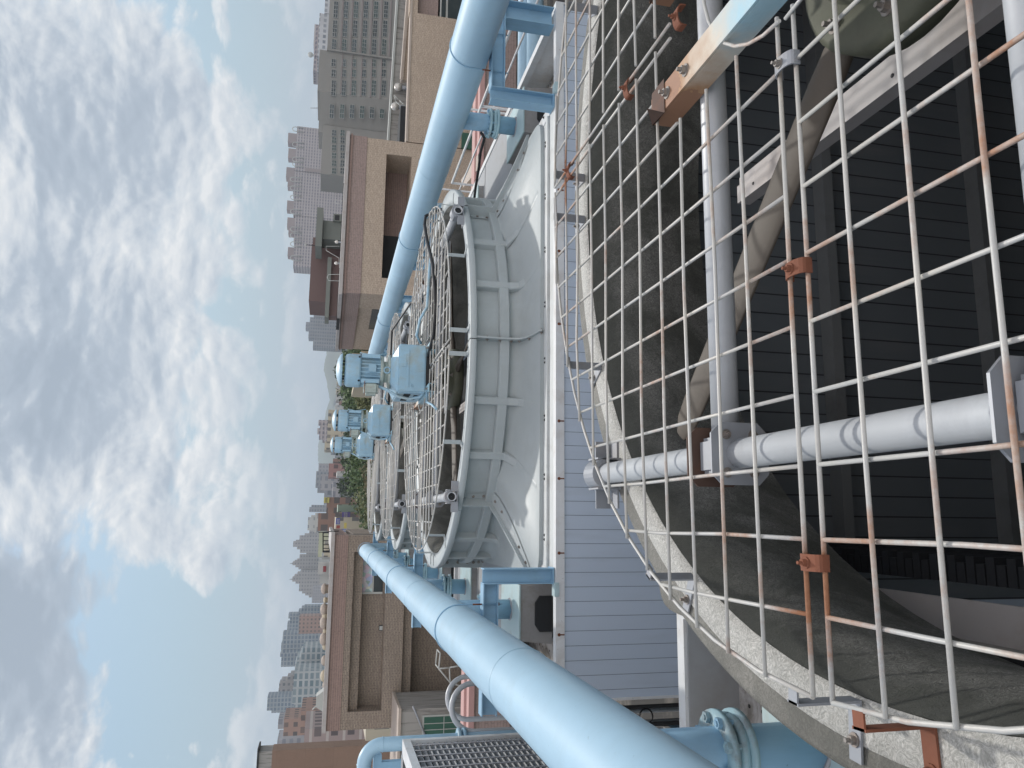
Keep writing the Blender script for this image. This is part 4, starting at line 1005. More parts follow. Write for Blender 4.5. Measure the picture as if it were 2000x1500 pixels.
m = MB(); m.box((xl, YL+3, GZ0), (xr, YL+16, lv['band']-.3)); part('rear_block', m, m_brick, T)
m = MB(); m.box((xr-.012, YL+2, GZ0), (xr+.01, YL+2.8, lv['r1'])); part('downpipe', m, m_dark, T)
wx0, wx1 = atY(720, 1156, YL+1).x, atY(720, 1082, YL+1).x
fr = MB(); zt, zb = zY(708, 1120, YL+1), zY(748, 1120, YL+1); zm = zY(729, 1120, YL+1)
fr.box((wx0-.08, YL+.9, zb), (wx0, YL+.99, zt)); fr.box((wx0, YL+.9, zm-.03), (wx1, YL+.99, zm+.03)); f = part('window', fr, m_frame, T)
g = MB(); g.box((wx0, YL+.97, zb), (wx1, YL+.985, zm-.031)); part('pane', g, m_glass, f)
mm, t, b = M_('printed_poster'); co = obco(t)
vv = t.new('ShaderNodeTexVoronoi', i_Scale=5.5); t.link(co, vv.inputs['Vector']); h = t.new('ShaderNodeHueSaturation', i_Saturation=.55, i_Value=.8); t.link(vv.outputs['Color'], h.inputs['Color'])
t.link(t.mix(.45, h.outputs[0], (.45, .55, .65)), b.inputs['Base Color'])
g = MB(); g.box((wx0, YL+.97, zm+.031), (wx1, YL+.985, zt)); part('poster_panel', g, mm, f)
for i, y in enumerate((1150, 1172, 1190, 1203, 1216, 1232, 1248, 1262, 1290, 1320, 1338)):
    p = atY(638, y, YL+7); q = MB(); rr_ = (.27, .16, .30, .22, .32, .18, .33, .2, .26, .30, .2)[i]; q.lathe([(rr_*.8, 0-.9), (rr_*.8, .05), (rr_, .06), (rr_*.95, rr_*.6), (rr_*.6, rr_*.95), (.01, rr_*1.05)], (p.x, YL+7, p.z), 16)
    q.tube([(p.x+.1, YL+7, p.z-.8), (p.x+.1, YL+7, p.z+.02)], .03, 6)
    place = ('rightmost', 'second from the right', 'third from the right', 'fourth from the right', 'fifth from the right', 'sixth from the right', 'fifth from the left', 'fourth from the left', 'third from the left', 'second from the left', 'leftmost')[i]
    tag(part('roof_ventilator', q, m_cream if i % 2 else m_coping, loc=(p.x, YL+7, p.z-.9)), 'domed vent on the left tiled building roof, %s' % place, 'roof vent', 'domed vents along the left roof')
p = atY(628, 1366, YL+6); q = MB(); q.prism([(p.x-.5, p.z-1.0), (p.x+.5, p.z-1.0), (p.x+.5, p.z-.12), (p.x+.22, p.z+.25), (p.x-.25, p.z+.25), (p.x-.5, p.z-.12)], YL+5.6, YL+6.4, 'y'); q.tube([(p.x-.25, YL+6, p.z+.2), (p.x-.45, YL+6, p.z+.4)], .03, 6)
tag(part('roof_hopper', q, m_frame, loc=(p.x, YL+6, p.z-1)), 'pale tapered roof hopper at the left end of the tiled building', 'roof hood')
# wall lamp, camera
p = atY(744, 1226, YL+1.0); T = thing('wall_lamp', 'small square flood lamp on the upper recess wall of the left building', 'wall lamp', (p.x, YL+.9, p.z))
q = MB(); q.bbox((p.x-.11, YL+.90, p.z-.09), (p.x+.11, YL+.99, p.z+.09), .01); part('lamp_body', q, m_dark, T); q = MB(); q.box((p.x-.085, YL+.893, p.z-.06), (p.x+.085, YL+.899, p.z+.07)); part('lamp_glass', q, m_frame, T)
p = atY(793, 1368, YL+.3); T = thing('security_camera', 'white bullet camera at the left end of the lower ledge', 'camera', (p.x, YL+.2, p.z))
q = MB(); q.tube([(p.x-.08, YL+.05, p.z-.05), (p.x+.10, YL+.15, p.z)], .05, 10); part('camera_body', q, m_frame, T); q = MB(); q.tube([(p.x+.04, YL+.12, p.z), (p.x+.06, YL+.30, p.z-.1)], .018, 6); part('arm', q, m_frame, T)
# annex left of it
pa = atY(783, 1386, 31); pb = atY(800, 1455, 31); T = thing('annex', 'stained concrete annex with a green mesh window at the left', 'building', (pa.x-1, 32, GZ0))
m = MB(); zt = zY(783, 1400, 31)
m.box((pb.x-4, 31, GZ0), (pa.x, 33.95, zt)); part('wall', m, m_conc, T)
m = MB(); m.box((pb.x-4, 30.9, zt), (pa.x+.06, 33.9, zt+.10)); part('coping', m, m_coping, T)
a, b = atY(828, 1400, 31), atY(905, 1433, 31); fr = MB(); fr.box((b.x-.06, 30.93, b.z), (a.x+.06, 30.99, a.z+.06)); f = part('window', fr, m_frame, T)
g = MB(); g.box((b.x, 30.91, b.z), (a.x, 30.925, a.z)); part('pane', g, m_glassg, f)
g = MB(); 
for u in (.33, .66): g.box((b.x+(a.x-b.x)*u-.012, 30.895, b.z), (b.x+(a.x-b.x)*u+.012, 30.908, a.z))
g.box((b.x, 30.885, (a.z+b.z)/2), (a.x, 30.894, (a.z+b.z)/2+.024)); part('glazing_bar', g, m_frame, f)
q1, q2 = atY(806, 1378, 30.9), atY(832, 1440, 30.9); m = MB(); m.tube([q1+Vector((0, -.06, 0)), q2+Vector((0, -.06, 0))], .035, 8); part('drain_pipe', m, m_galvp, T)
# folded rack hanging at the wall
c = [atY(x, y, 22) for x, y in ((860, 1276), (857, 1306), (879, 1333), (900, 1340), (878, 1304), (899, 1300))]
T = thing('wire_rack', 'thin open metal rack frame behind the left header pipe', 'rack', (c[0].x, 22, -3.6)); m = MB()
for i, j in ((0, 1), (1, 2), (2, 3), (2, 4), (4, 5), (1, 4)): m.tube([c[i], c[j]], .022, 6)
c2 = [p+Vector((0, .6, 0)) for p in c]
for i, j in ((0, 1), (1, 2)): m.tube([c2[i], c2[j]], .022, 6)
for i in (0, 1, 2): m.tube([c[i], c2[i]], .018, 6)
part('bent_frame', m, m_frame, T)

# ================================================================== right tiled building
YR = 34.0
z1 = zY(669, 420, YR); zc = zY(676, 420, YR); zb_ = zY(711, 420, YR)
xcor = 9.8; xend = atY(700, 267, YR).x
def corner(off=0): return [(xcor-off, YR-off), (xend+off, YR-off), (xend+off, YR+9), (9.15-off, YR+9)]
T = thing('tiled_building', 'beige tiled building on the right with red-brown parapet and shaded loggia', 'building', (14, 38, GZ0))
ra, rb2 = atY(775, 545, YR).x, atY(775, 303, YR).x; rzt, rzb = zY(751, 400, YR), zY(801, 400, YR)
m = MB(); poly = corner(); 
m.prism([(xcor, YR+2), (xend, YR+2), (xend, YR+9), (9.15, YR+9)], GZ0, zb_, 'z')
m.prism([(xcor, YR), (ra, YR), (ra, YR+2), (xcor-.15, YR+2)], GZ0, zb_, 'z'); m.box((rb2, YR, GZ0), (xend, YR+2, zb_)); m.box((ra, YR, rzt), (rb2, YR+2, zb_)); m.box((ra, YR, GZ0), (rb2, YR+2, rzb)); part('wall', m, m_brickr, T)
m = MB(); m.prism([(xcor-.03, YR-.03), (xend+.03, YR-.03), (xend+.03, YR+9), (9.12, YR+9)], zb_, zc, 'z'); part('parapet', m, m_maroon2, T)
m = MB(); m.prism([(xcor-.15, YR-.16), (xend+.14, YR-.16), (xend+.14, YR+9.1), (9.0, YR+9.1)], zc, z1, 'z'); part('coping', m, m_chan, T)
m = MB(); m.prism([(xcor-.08, YR-.09), (xend+.08, YR-.09), (xend+.08, YR+9.05), (9.06, YR+9.05)], zc-.14, zc-.05, 'z'); part('drip_band', m, m_maroon, T)
m = MB(); m.box((ra, YR+1.97, rzb), (rb2, YR+1.99, rzt)); part('loggia_wall', m, m_maroon, T)
m = MB(); xd = atY(775, 462, YR+1.9).x; m.box((ra, YR+1.9, rzb), (xd, YR+1.965, rzt)); part('dark_doorway', m, m_dark, T)
a, b = atY(753, 326, YR+1.9).x, atY(753, 312, YR+1.9).x
fr = MB(); fr.box((a, YR+1.80, rzb), (a+.06, YR+1.9, rzt)); fr.box((a+.06, YR+1.80, (rzt+rzb)/2-.05), (b, YR+1.9, (rzt+rzb)/2)); fr.box((a+.06, YR+1.8, rzt-.25), (b, YR+1.9, rzt-.2)); f = part('window', fr, m_frame, T); g = MB(); g.box((a+.06, YR+1.91, rzb), (b, YR+1.93, rzt)); part('pane', g, m_glass, f)
m = MB(); m.add([(9.79, 35.4, zY(729, 583, 35.4)), (9.79-.3, 39.2, zY(729, 583, 35.4)), (9.79-.3, 39.2, zY(752, 583, 35.4)-.6), (9.79, 35.4, zY(752, 583, 35.4)-.6)], [(0, 1, 2, 3)])
mo = Vector((-.06, 0, 0)); m.v = [v+mo for v in m.v]; part('side_window', m, m_glass, T)
m = MB(); m.prism([(9.0, 43.2), (9.12, 43.2), (9.4, 60), (9.0, 60)], GZ0, zY(706, 690, 43), 'z'); part('rear_wall', m, m_cream, T)
m = MB(); a = atY(800, 640, 43).x; m.box((7.4, 43.3, GZ0), (8.98, 43.6, zY(688, 690, 43)))
for k in range(8): m.box((7.4, 43.25, -1.6-k*.5), (8.98, 43.29, -1.52-k*.5))
part('striped_screen', m, m_cream, T)
# lower wing at the right
zw = zY(801, 150, YR); xw = atY(850, 31, YR).x
T = thing('low_wing', 'lower beige tiled wing at the far right with its dark roof behind', 'building', (24, 45, GZ0))
m = MB(); m.box((xend+.05, YR, GZ0), (xw, YR+.5, zw)); 
zq = zY(816, 15, YR); m.box((xw, YR, zq), (xw+9, YR+.5, zw+.15)); m.box((xw, YR+1.6, GZ0), (xw+9, YR+2, zq)); part('wall', m, m_brickr, T)
m = MB(); m.box((xw, YR+.5, zq-2.1), (xw+9, YR+1.6, zq-.001)); part('balcony_wall', m, m_maroon2, T)
a, b = atY(890, 30, YR+.3), atY(860, 5, YR+.3); fr = MB(); fr.box((xw+.02, YR+.3, a.z-1.2), (b.x+2.5, YR+.42, b.z)); f = part('window', fr, m_frame, T); g = MB(); mid = (a.x+b.x)/2; g.box((xw+.1, YR+.26, a.z-1.1), (b.x+2.4, YR+.29, zY(876, 20, YR))); g.box((xw+.1, YR+.26, zY(872, 20, YR)), (b.x+2.4, YR+.29, b.z-.06)); part('pane', g, m_glass, f)
m = MB(); m.box((xend+.05, YR-.05, zw), (xw+9, YR+.55, zw+.10)); part('coping', m, m_coping, T)
m = MB(); m.box((xend+.2, YR+.5, zw-1.6), (60, 60, zw-1.3)); part('roof', m, m_roofd, T)
def beam(a, b, w_, h, mat, nm, par):
    a, b = Vector(a), Vector(b); d = (b-a).normalized(); s = d.cross(Vector((0, 0, 1))).normalized()*w_/2; u = Vector((0, 0, h))
    m = MB(); vs = [a-s, a+s, b+s, b-s]; vs += [v+u for v in vs]; m.add(vs, [(0, 3, 2, 1), (4, 5, 6, 7), (0, 1, 5, 4), (1, 2, 6, 5), (2, 3, 7, 6), (3, 0, 4, 7)]); return part(nm, m, mat, par)
A = atY(808, 28, YR+.6); B_ = atZ(783, 155, A.z+.0); beam(A-Vector((0, 0, 1.2)), B_-Vector((0, 0, 1.2)), .35, 1.1, m_brickr, 'inner_parapet', T); beam(A-Vector((0, 0, .1)), B_-Vector((0, 0, .1)), .5, .12, m_coping, 'coping', T)
A = atZ(798, -40, zw+.2); B_ = atZ(783, 155, zw+.2); beam(A-Vector((0, 0, 1.5)), B_-Vector((0, 0, 1.5)), .4, 1.4, m_brickr, 'inner_parapet', T); beam(A-Vector((0, 0, .1)), B_-Vector((0, 0, .1)), .6, .14, m_coping, 'coping', T)
A = atZ(776, -20, zw-.0); B_ = atZ(757, 278, zw-.0); beam(A-Vector((0, 0, 1.4)), B_-Vector((0, 0, 1.4)), .4, 1.3, m_conc, 'rear_parapet', T); beam(A-Vector((0, 0, .1)), B_-Vector((0, 0, .1)), .6, .14, m_frame, 'coping', T)
for i, (x, y, rr_) in enumerate(((778, 170, .28), (772, 208, .28))):
    Yv = 48; p = atY(x, y, Yv); T = thing('turbine_vent', ('shiny ball vent on the low right roof, nearer the edge', 'shiny ball vent beside the ladder frame on the low right roof')[i], 'roof vent', (p.x, Yv, p.z-.7), 'shiny ball vents')
    q = MB(); q.sphere((p.x, Yv, p.z), rr_, 20); part('ball', q, m_steel, T); q = MB(); q.tube([(p.x, Yv, p.z-.9), (p.x, Yv, p.z-.1)], rr_*.5, 12); part('neck', q, m_galvp, T)
T = thing('service_ladder', 'white tubular ladder frame on the low right roof', 'ladder', (atY(790, 205, 47).x, 47, zw-1.3))
c = [atY(x, y, 47) for x, y in ((770, 186), (780, 196), (797, 212), (799, 224), (787, 212), (773, 198))]; m = MB()
for i in range(6): m.tube([c[i], c[(i+1) % 6]], .03, 6)
part('tube_frame', m, m_frame, T); m = MB()
for t_ in (.3, .5, .7): m.tube([c[1].lerp(c[2], t_), c[5].lerp(c[4], t_)], .025, 6)
part('rungs', m, m_frame, T)
p = atY(785, 240, 46); q = MB(); q.bbox((p.x-1.6, 45.5, p.z-1.2), (p.x+.9, 47.5, p.z+.15), .03); tag(part('roof_machine', q, m_dark, loc=(p.x, 46, p.z-1)), 'dark machine box standing on the low right roof', 'machine')
q = MB(); p = atY(914, 278, 33.9); q.box((p.x-.35, 33.8, p.z-.4), (p.x+.42, 33.95, p.z+.32)); tag(part('green_panel', q, m_glassg, loc=(p.x, 33.9, p.z)), 'dark green panel on the beige wall right of the right header branch', 'panel')

# roof structures on the right tiled building
def pxbox(mb, y0, y1, xt, xb, Y, d):
    a, b = atY(xt, (y0+y1)/2, Y), atY(xb, (y0+y1)/2, Y); xa = atY((xt+xb)/2, y1, Y).x; xb2 = atY((xt+xb)/2, y0, Y).x
    return mb.box((xa, Y, b.z), (xb2, Y+d, a.z))
m_mauve = paint('mauve_brown_render', (.155, .105, .10), .8, (.08, .06, .06), .5, .4)
m_gren = paint('grey_green_render', (.17, .185, .17), .8, (.08, .09, .08), .5, .5)
T = thing('penthouse', 'dark mauve stair block on the right building roof', 'rooftop block', (atY(640, 535, 41).x, 40, z1))
m = MB(); pxbox(m, 479, 590, 606, 672, 41, 3.0); part('block', m, m_mauve, T)
m = MB(); pxbox(m, 466, 481, 611, 672, 41.5, 2.4); part('side_block', m, m_mauve, T)
m = MB(); pxbox(m, 502, 620, 637, 645, 39.5, 1.4); part('canopy_slab', m, m_gren, T)
m = MB(); pxbox(m, 502, 617, 645, 672, 39.9, 1.0); part('lower_block', m, m_mauve, T)
T = thing('water_tank_house', 'grey-green T-shaped tank house on the right building roof', 'rooftop block', (atY(640, 445, 40).x, 39, z1))
m = MB(); pxbox(m, 405, 481, 617.5, 630, 38.5, 2.0); part('top_slab', m, m_gren, T)
m = MB(); pxbox(m, 432, 468, 630.3, 672, 39, 1.4); part('column', m, m_gren, T)
m = MB(); pxbox(m, 418, 432, 651, 672, 38.8, 1.2); part('hatch', m, m_gren, T); m = MB(); pxbox(m, 420, 430, 654, 663, 38.78, .01); part('opening', m, m_dark, T)
m = MB(); pxbox(m, 357, 640, 663.5, 669.5, 37.3, .5); tag(part('roof_edge_upstand', m, m_dark, loc=(12, 37.5, z1)), 'black waterproofed upstand behind the right parapet', 'upstand')
for i, (x, y) in enumerate(((657.5, 472.5), (656.5, 514))):
    p = atY(x, y, 36.5); T = thing('turbine_vent', ('silver ball vent on the right roof beside the tank house', 'silver ball vent on the right roof before the mauve block')[i], 'roof vent', (p.x, 36.5, z1), 'silver ball vents on the right roof'); q = MB(); q.sphere((p.x, 36.5, p.z), .085, 16); part('ball', q, m_steel, T); q = MB(); q.tube([(p.x, 36.5, p.z-.3), (p.x, 36.5, p.z-.05)], .04, 8); part('neck', q, m_galvp, T)
def pxtube(name, label, cat, pts, Y, r, mat, group=None):
    ps = [atY(x, y, Y) for x, y in pts]; m = MB(); m.tube(ps, r, 8); return tag(part(name, m, mat, loc=tuple(ps[0])), label, cat, group)
pxtube('vent_hook', 'white hooked vent pipe near the black upstand, the taller one', 'vent pipe', [(668, 398), (657, 398), (654, 394), (656, 390), (660, 389)], 36.6, .012, m_frame, 'hooked vent pipes')
pxtube('vent_hook', 'short white hooked vent pipe near the black upstand', 'vent pipe', [(668, 391), (666, 395), (665, 391)], 36.6, .012, m_frame, 'hooked vent pipes')
pxtube('roof_rail', 'thin pale rail with a bent end left of the mauve block vents', 'rail', [(663, 481), (637, 481), (637, 489), (662, 504), (663, 523)], 36.4, .012, m_frame)
pxtube('vent_loop', 'pale looped pipe on the right roof before the mauve block', 'vent pipe', [(670, 536), (642, 536), (639, 541), (642, 548), (670, 549)], 36.4, .014, m_frame)
p = atY(597, 478, 40.5); T = thing('lamp_pole', 'globe lamp on a thin pole above the mauve block', 'lamp', (p.x, 40.5, z1)); q = MB(); q.tube([(p.x, 40.5, z1), (p.x, 40.5, p.z)], .02, 6); part('pole', q, m_dark, T); q = MB(); q.sphere((p.x, 40.5, p.z), .06, 12); part('globe', q, m_frame, T)
# ================================================================== city beyond
def wall(i, a, b, ax, bx): return None
def block(label, cat, Y, segs, mat, depth=18, group=None, name='building', roofs=None, base=None):
    """segs: (y0, y1, xtop[, dY]) in photograph pixels turned into solid blocks standing on the ground"""
    ys = [s[0] for s in segs]+[s[1] for s in segs]; xm = atY(640, (min(ys)+max(ys))/2, Y).x
    T = thing(name, label, cat, (xm, Y+depth/2, GZ0), group); m = MB()
    for i, s in enumerate(segs):
        y0, y1, xt = s[:3]; dY = s[3] if len(s) > 3 else (i % 3)*.4
        a = atY(xt, (y0+y1)/2, Y); xa, xb = atY(xt, y1, Y).x, atY(xt, y0, Y).x
        m.box((xa, Y+dY, GZ0), (xb, Y+depth-dY*.3, a.z))
    part('walls', m, mat, T)
    if roofs:
        r = MB()
        for (y0, y1, xt, xb) in roofs: pxbox(r, y0, y1, xt, xb, Y+1.5, depth*.5)
        part('roof_structures', r, m_chan, T)
    return T
# institutional building with real windows, about 270 m away
YI = 270.0
m_inst = paint('grey_plaster', (.27, .262, .245), .8, (.19, .185, .175), .5, .08, .08)
m_inst2 = paint('mauve_grey_plaster', (.25, .215, .21), .8, (.17, .15, .15), .5, .08, .08)
T = thing('institutional_building', 'long grey institutional building with rows of grouped windows at upper right', 'building', (atY(700, 100, YI).x, YI+12, GZ0))
def X_at(y, Y, x=690): return atY(x, y, Y).x
m = MB(); zr = zY(641, 60, YI); zl = zY(622, 150, YI)
m.box((X_at(111, YI), YI, GZ0), (X_at(-60, YI), YI+20, zr)); m.box((X_at(192, YI), YI-2, GZ0), (X_at(112, YI), YI+20, zl))
a0, a1 = X_at(192, YI), X_at(250, YI)
m.prism([(a0, YI-2.0), (a0, YI+20), (a1, YI+20), (a1, YI+6)], GZ0, zY(623, 220, YI), 'z')
zw2 = zY(628, 300, YI+4); m.box((X_at(346, YI+4), YI+4, GZ0), (X_at(251, YI+4), YI+20, zw2)); part('wall', m, m_inst, T)
m = MB()
for xt in (667, 686, 705.5, 724.5, 743.5, 762): 
    z = zY(xt, 60, YI); m.box((X_at(111, YI), YI-.5, z-.25), (X_at(-60, YI), YI-.01, z+.25))
    z = zY(xt, 150, YI); m.box((X_at(192, YI), YI-2.4, z-.2), (X_at(112.5, YI), YI-2.01, z+.2))
part('floor_band', m, m_inst2, T)
m = MB(); m.box((X_at(113.5, YI), YI-3, GZ0), (X_at(110.5, YI), YI-.6, zr)); part('pilaster', m, m_inst, T)
m_wfr = paint('grey_window_frame', (.30, .31, .30), .6, (.2, .2, .2), .3)
m_glass2 = paint('dim_glass', (.018, .024, .028), .15, (.09, .09, .08), .5, .3)
m_glass3 = paint('greenish_glass', (.03, .06, .055), .15, (.10, .11, .10), .6, .3)
def win(y0, y1, xc, Y, n, h=9.6):
    xa, xb = atY(xc, y1, Y).x, atY(xc, y0, Y).x; z = zY(xc, (y0+y1)/2, Y); hh = h*Y/1508/2
    fr = MB(); t_ = .16; fr.box((xa, Y-.28, z-hh), (xb, Y-.05, z-hh+t_)); fr.box((xa, Y-.28, z+hh-t_), (xb, Y-.05, z+hh)); fr.box((xa, Y-.26, z-.07), (xb, Y-.05, z+.07))
    for k in range(n+1): x = xa+(xb-xa-.16)*k/n; fr.box((x, Y-.28, z-hh+t_), (x+.16, Y-.05, z+hh-t_))
    f = part('window', fr, m_wfr, T); g = MB(); g.box((xa+.05, Y-.14, z-hh+.05), (xb-.05, Y-.10, z+hh-.05)); part('pane', g, (m_glass, m_glass2, m_glass3)[(int(xc)+int(y0)) % 3], f)
rows = (654, 674, 693.5, 713, 732.5, 752)
for xr_ in rows:
    for y0, y1 in ((-34, -1), (3, 36), (40, 73), (77, 108)): win(y0, y1, xr_+(60-y0)*.05-1, YI, 4)
    for y0, y1 in ((115.5, 131), (136, 151), (157, 188)): win(y0, y1, xr_-2.5, YI-2, 2 if y1 < 155 else 4)
    win(204, 232, xr_-6, YI-.0, 3)
for xr_ in (652.5, 669):
    for y0 in (254, 268, 283, 298, 313, 328): win(y0, y0+12.5, xr_, YI+4, 2)
W_ = winmat
mat_white = W_('white_block_windows', (.50, .51, .53), (.16, .18, .21), 3.4, 3.6, .6, .45)
mat_mauve = W_('mauve_flats', (.36, .32, .33), (.12, .12, .15), 3.6, 3.0, .62, .42, wall2=(.44, .41, .41), band=.2)
mat_bluetw = W_('blue_grey_flats', (.25, .27, .30), (.11, .13, .16), 4.6, 3.0, .5, .5)
mat_stone = W_('stepped_tower_stone', (.30, .285, .28), (.07, .075, .09), 6.5, 5.0, .45, .5)
mat_gl = W_('glass_cluster', (.27, .31, .34), (.08, .12, .17), 4.2, 3.4, .72, .62)
mat_gl2 = W_('pale_glass_block', (.42, .45, .46), (.10, .16, .19), 5.0, 3.6, .75, .6)
mat_pink = W_('pink_flats', (.33, .22, .18), (.09, .08, .08), 3.2, 3.2, .5, .45)
mat_hz = W_('far_flats', (.32, .32, .34), (.18, .19, .22), 4.0, 3.2, .55, .5)
mat_cr = W_('cream_shop', (.46, .42, .33), (.12, .12, .12), 3.0, 3.2, .45, .45)
mat_tr = W_('brown_shop', (.24, .15, .12), (.09, .08, .08), 3.0, 3.2, .6, .5)
mat_gr = W_('green_shop', (.24, .32, .26), (.1, .12, .1), 3.0, 3.2, .5, .5)
mat_red = W_('red_shop', (.31, .18, .17), (.1, .07, .07), 3.0, 3.2, .5, .5)
mat_pl = W_('plain_pale', (.44, .45, .44), (.22, .24, .26), 4.0, 3.4, .4, .4)
mat_ye = W_('yellow_green_trim', (.47, .50, .36), (.2, .22, .2), 5, 4, .3, .4)
block('white office block with a long window strip behind the institutional building', 'building', 420, [(25, 110, 622), (-60, 25, 636)], mat_white)
block('mauve stepped block under the radar dome at upper right', 'building', 520, [(47, 84, 613.5), (84, 138, 613), (50, 110, 617, -1)], mat_mauve)
T = thing('radar_dome', 'pale spherical radar dome on the mauve stepped block', 'dome', (atY(610, 107, 522).x, 522, zY(614, 107, 522))); q = MB(); p = atY(606.5, 107, 522); q.sphere(p, 1.9, 20); part('dome_shell', q, m_frame, T); q = MB(); q.tube([p-Vector((0, 0, 4)), p-Vector((0, 0, 1))], .9, 12); part('dome_base', q, m_frame, T)
T = block('long mauve apartment block with arches and roof boxes along its top', 'apartment block', 850, [(246, 333, 578), (333, 376, 573.5, 1.2), (376, 420, 574, .4), (420, 470, 575, 1.4), (470, 520, 574, .2)], mat_mauve, 25)
def prt(nm, segs, Y, d, mat):
    for (y0, y1, xt, xb) in segs: q = MB(); pxbox(q, y0, y1, xt, xb, Y, d); part(nm, q, mat, T)
m_mv = paint('mauve_plain', (.30, .25, .25), .8, (.2, .17, .18), .4, .1)
prt('roof_box', [(260, 279, 562.5, 579), (290, 309, 563, 579), (327, 347, 559, 575), (347, 365, 562, 575), (392, 410, 560.5, 575), (425, 443, 561, 576), (443, 457, 563.5, 576), (483, 500, 562, 576)], 852, 12, m_mv)
for y in (254, 284, 313, 322, 352, 369, 387, 415, 449, 461, 478, 505):
    q = MB(); cc = atY(577 if y < 330 else 573, y, 851.2); rr_ = 4.6*851/1508; q.tube([(cc.x-rr_, 849.0, cc.z-9)]+[(cc.x-rr_*math.cos(t), 849.0, cc.z+rr_*1.2*math.sin(t)) for t in [PI*i/12 for i in range(13)]]+[(cc.x+rr_, 849.0, cc.z-9)], .45, 6); part('arch', q, m_frame, T)
prt('recess_strip', [(329, 336, 595, 626)], 849.3, .3, m_mv)
block('grey-blue apartment tower with stepped roof left of the mauve roof block', 'apartment tower', 1000, [(588, 619, 613.5), (619, 634, 605, .8), (627, 640, 597, 5), (634, 659, 603, .1), (659, 678, 611.5, .9)], mat_bluetw, 22)
# left group
block('stepped grey tower, rightmost of the three stepped towers', 'tower', 1500, [(1036, 1042, 604), (1042, 1046, 595, 1), (1046, 1055, 585, .2), (1055, 1058, 578, 1.2), (1057.5, 1068, 572.5, .5), (1068, 1073, 580, 1.1), (1073, 1080, 586, .3)], mat_stone, 30, 'three stepped towers')
T = block('stepped grey tower with a spire, middle of the three stepped towers', 'tower', 1520, [(1080, 1084, 598), (1083.5, 1092, 585, 1), (1092, 1095, 580, .2), (1095, 1098, 575, 1.2), (1097.5, 1104, 571.5, .3), (1104, 1108, 577, 1.0), (1108, 1112, 583, .4), (1112, 1114, 588, 1.3)], mat_stone, 30, 'three stepped towers')
q = MB(); p = atY(566, 1100.5, 1530); q.tube([p, p-Vector((0, 0, 7))], [.4, 1.8], 8); part('spire', q, m_galvp, T)
T = block('stepped grey tower with a spire, leftmost of the three stepped towers', 'tower', 1500, [(1114, 1118, 587), (1118, 1123, 581, 1), (1123, 1127, 575, .2), (1127, 1136, 571, 1.2), (1136, 1140, 577, .4), (1140, 1155, 584, 1.0), (1155, 1159, 590, .3), (1159, 1163, 596, 1.1), (1163, 1167, 603, .5)], mat_stone, 30, 'three stepped towers')
q = MB(); p = atY(565, 1131.5, 1510); q.tube([p, p-Vector((0, 0, 7))], [.4, 1.8], 8); part('spire', q, m_galvp, T)
block('pale low slab in front of the leftmost stepped tower', 'building', 1200, [(1146, 1166, 611), (1166, 1178, 609, 1)], mat_hz)
block('blue-grey stepped block right of the crowned twin towers', 'building', 900, [(1184, 1187, 594), (1186.5, 1192, 589, 1), (1192, 1205, 583, .2)], mat_gl, 20)
block('mixed grey towers with pale crowns beside the blue-grey block', 'building', 960, [(1199, 1208, 563.5), (1208, 1216, 566, 1.2), (1216, 1236, 561, .3)], mat_gl, 20)
block('grey-brown mid-rise with arched windows in front of the crowned towers', 'building', 700, [(1203, 1238, 584)], mat_pink, 16)
block('pair of dark glass towers with white frames', 'tower', 820, [(1236, 1257, 552), (1257, 1270, 549, 1.4), (1270, 1277, 550, .4)], mat_gl, 20)
block('dark glass tower with purple-blue windows left of the framed pair', 'tower', 860, [(1276, 1283, 547), (1283, 1303, 549, 1.2)], mat_gl, 20)
block('wide low grey-green hall with sloping roof and white dots', 'hall', 600, [(1266, 1275, 592), (1275, 1285, 587, .5), (1285, 1296, 580, 1), (1296, 1312, 576, .2)], mat_gl2, 30)
block('broad pale glass complex with curved roof rim', 'building', 560, [(1312, 1330, 575), (1330, 1345, 573, 1), (1345, 1375, 571, .3), (1375, 1402, 574, 1.2)], mat_gl2, 30)
block('stepped mauve-grey tower behind the pale glass complex', 'tower', 900, [(1318, 1323, 567), (1323, 1330, 561, 1), (1330, 1336, 549, .3), (1336, 1345, 545, 1.2), (1345, 1356, 544, .4), (1356, 1362, 556, 1)], mat_stone, 24)
block('tall narrow grid tower, highest above the pale glass complex', 'tower', 850, [(1360, 1388, 522), (1388, 1393, 530, 1)], mat_gl, 20)
block('plain blue-grey slab left of the tall grid tower', 'tower', 1000, [(1393, 1408, 553)], mat_hz)
block('salmon apartment building with arched openings left of the glass complex', 'apartment building', 230, [(1388, 1404, 588), (1404, 1437, 587, .8)], mat_pink, 16)
block('salmon upper block with cream balconies behind the salmon apartments', 'apartment building', 300, [(1404, 1438, 554)], mat_pink, 16)
block('grey roof box on the salmon upper block', 'building', 330, [(1406, 1424, 543)], mat_hz, 12)
block('white and blue stepped houses next to the brown end wall', 'building', 380, [(1436, 1446, 552), (1446, 1470, 541, 1)], mat_hz)
block('brown apartment block with laundry balconies beside the brown end wall', 'apartment building', 160, [(1424, 1462, 594)], W_('mauve_balconies', (.34, .275, .265), (.10, .085, .09), 2.6, 3.1, .6, .42, wall2=(.44, .40, .38), band=.16), 14)
block('low cream panelled building left of the tiled building corner', 'building', 80, [(1426, 1447, 714)], mat_cr, 10)
T = thing('end_wall_tower', 'big brown end wall with a grey top at the lower left corner of the city', 'apartment building', (atY(600, 1500, 95).x, 105, GZ0))
xa = atY(620, 1461, 95).x; m = MB(); m.box((xa-22, 95, GZ0), (xa, 97.5, zY(531, 1480, 95))); part('brown_wall', m, m_slab, T)
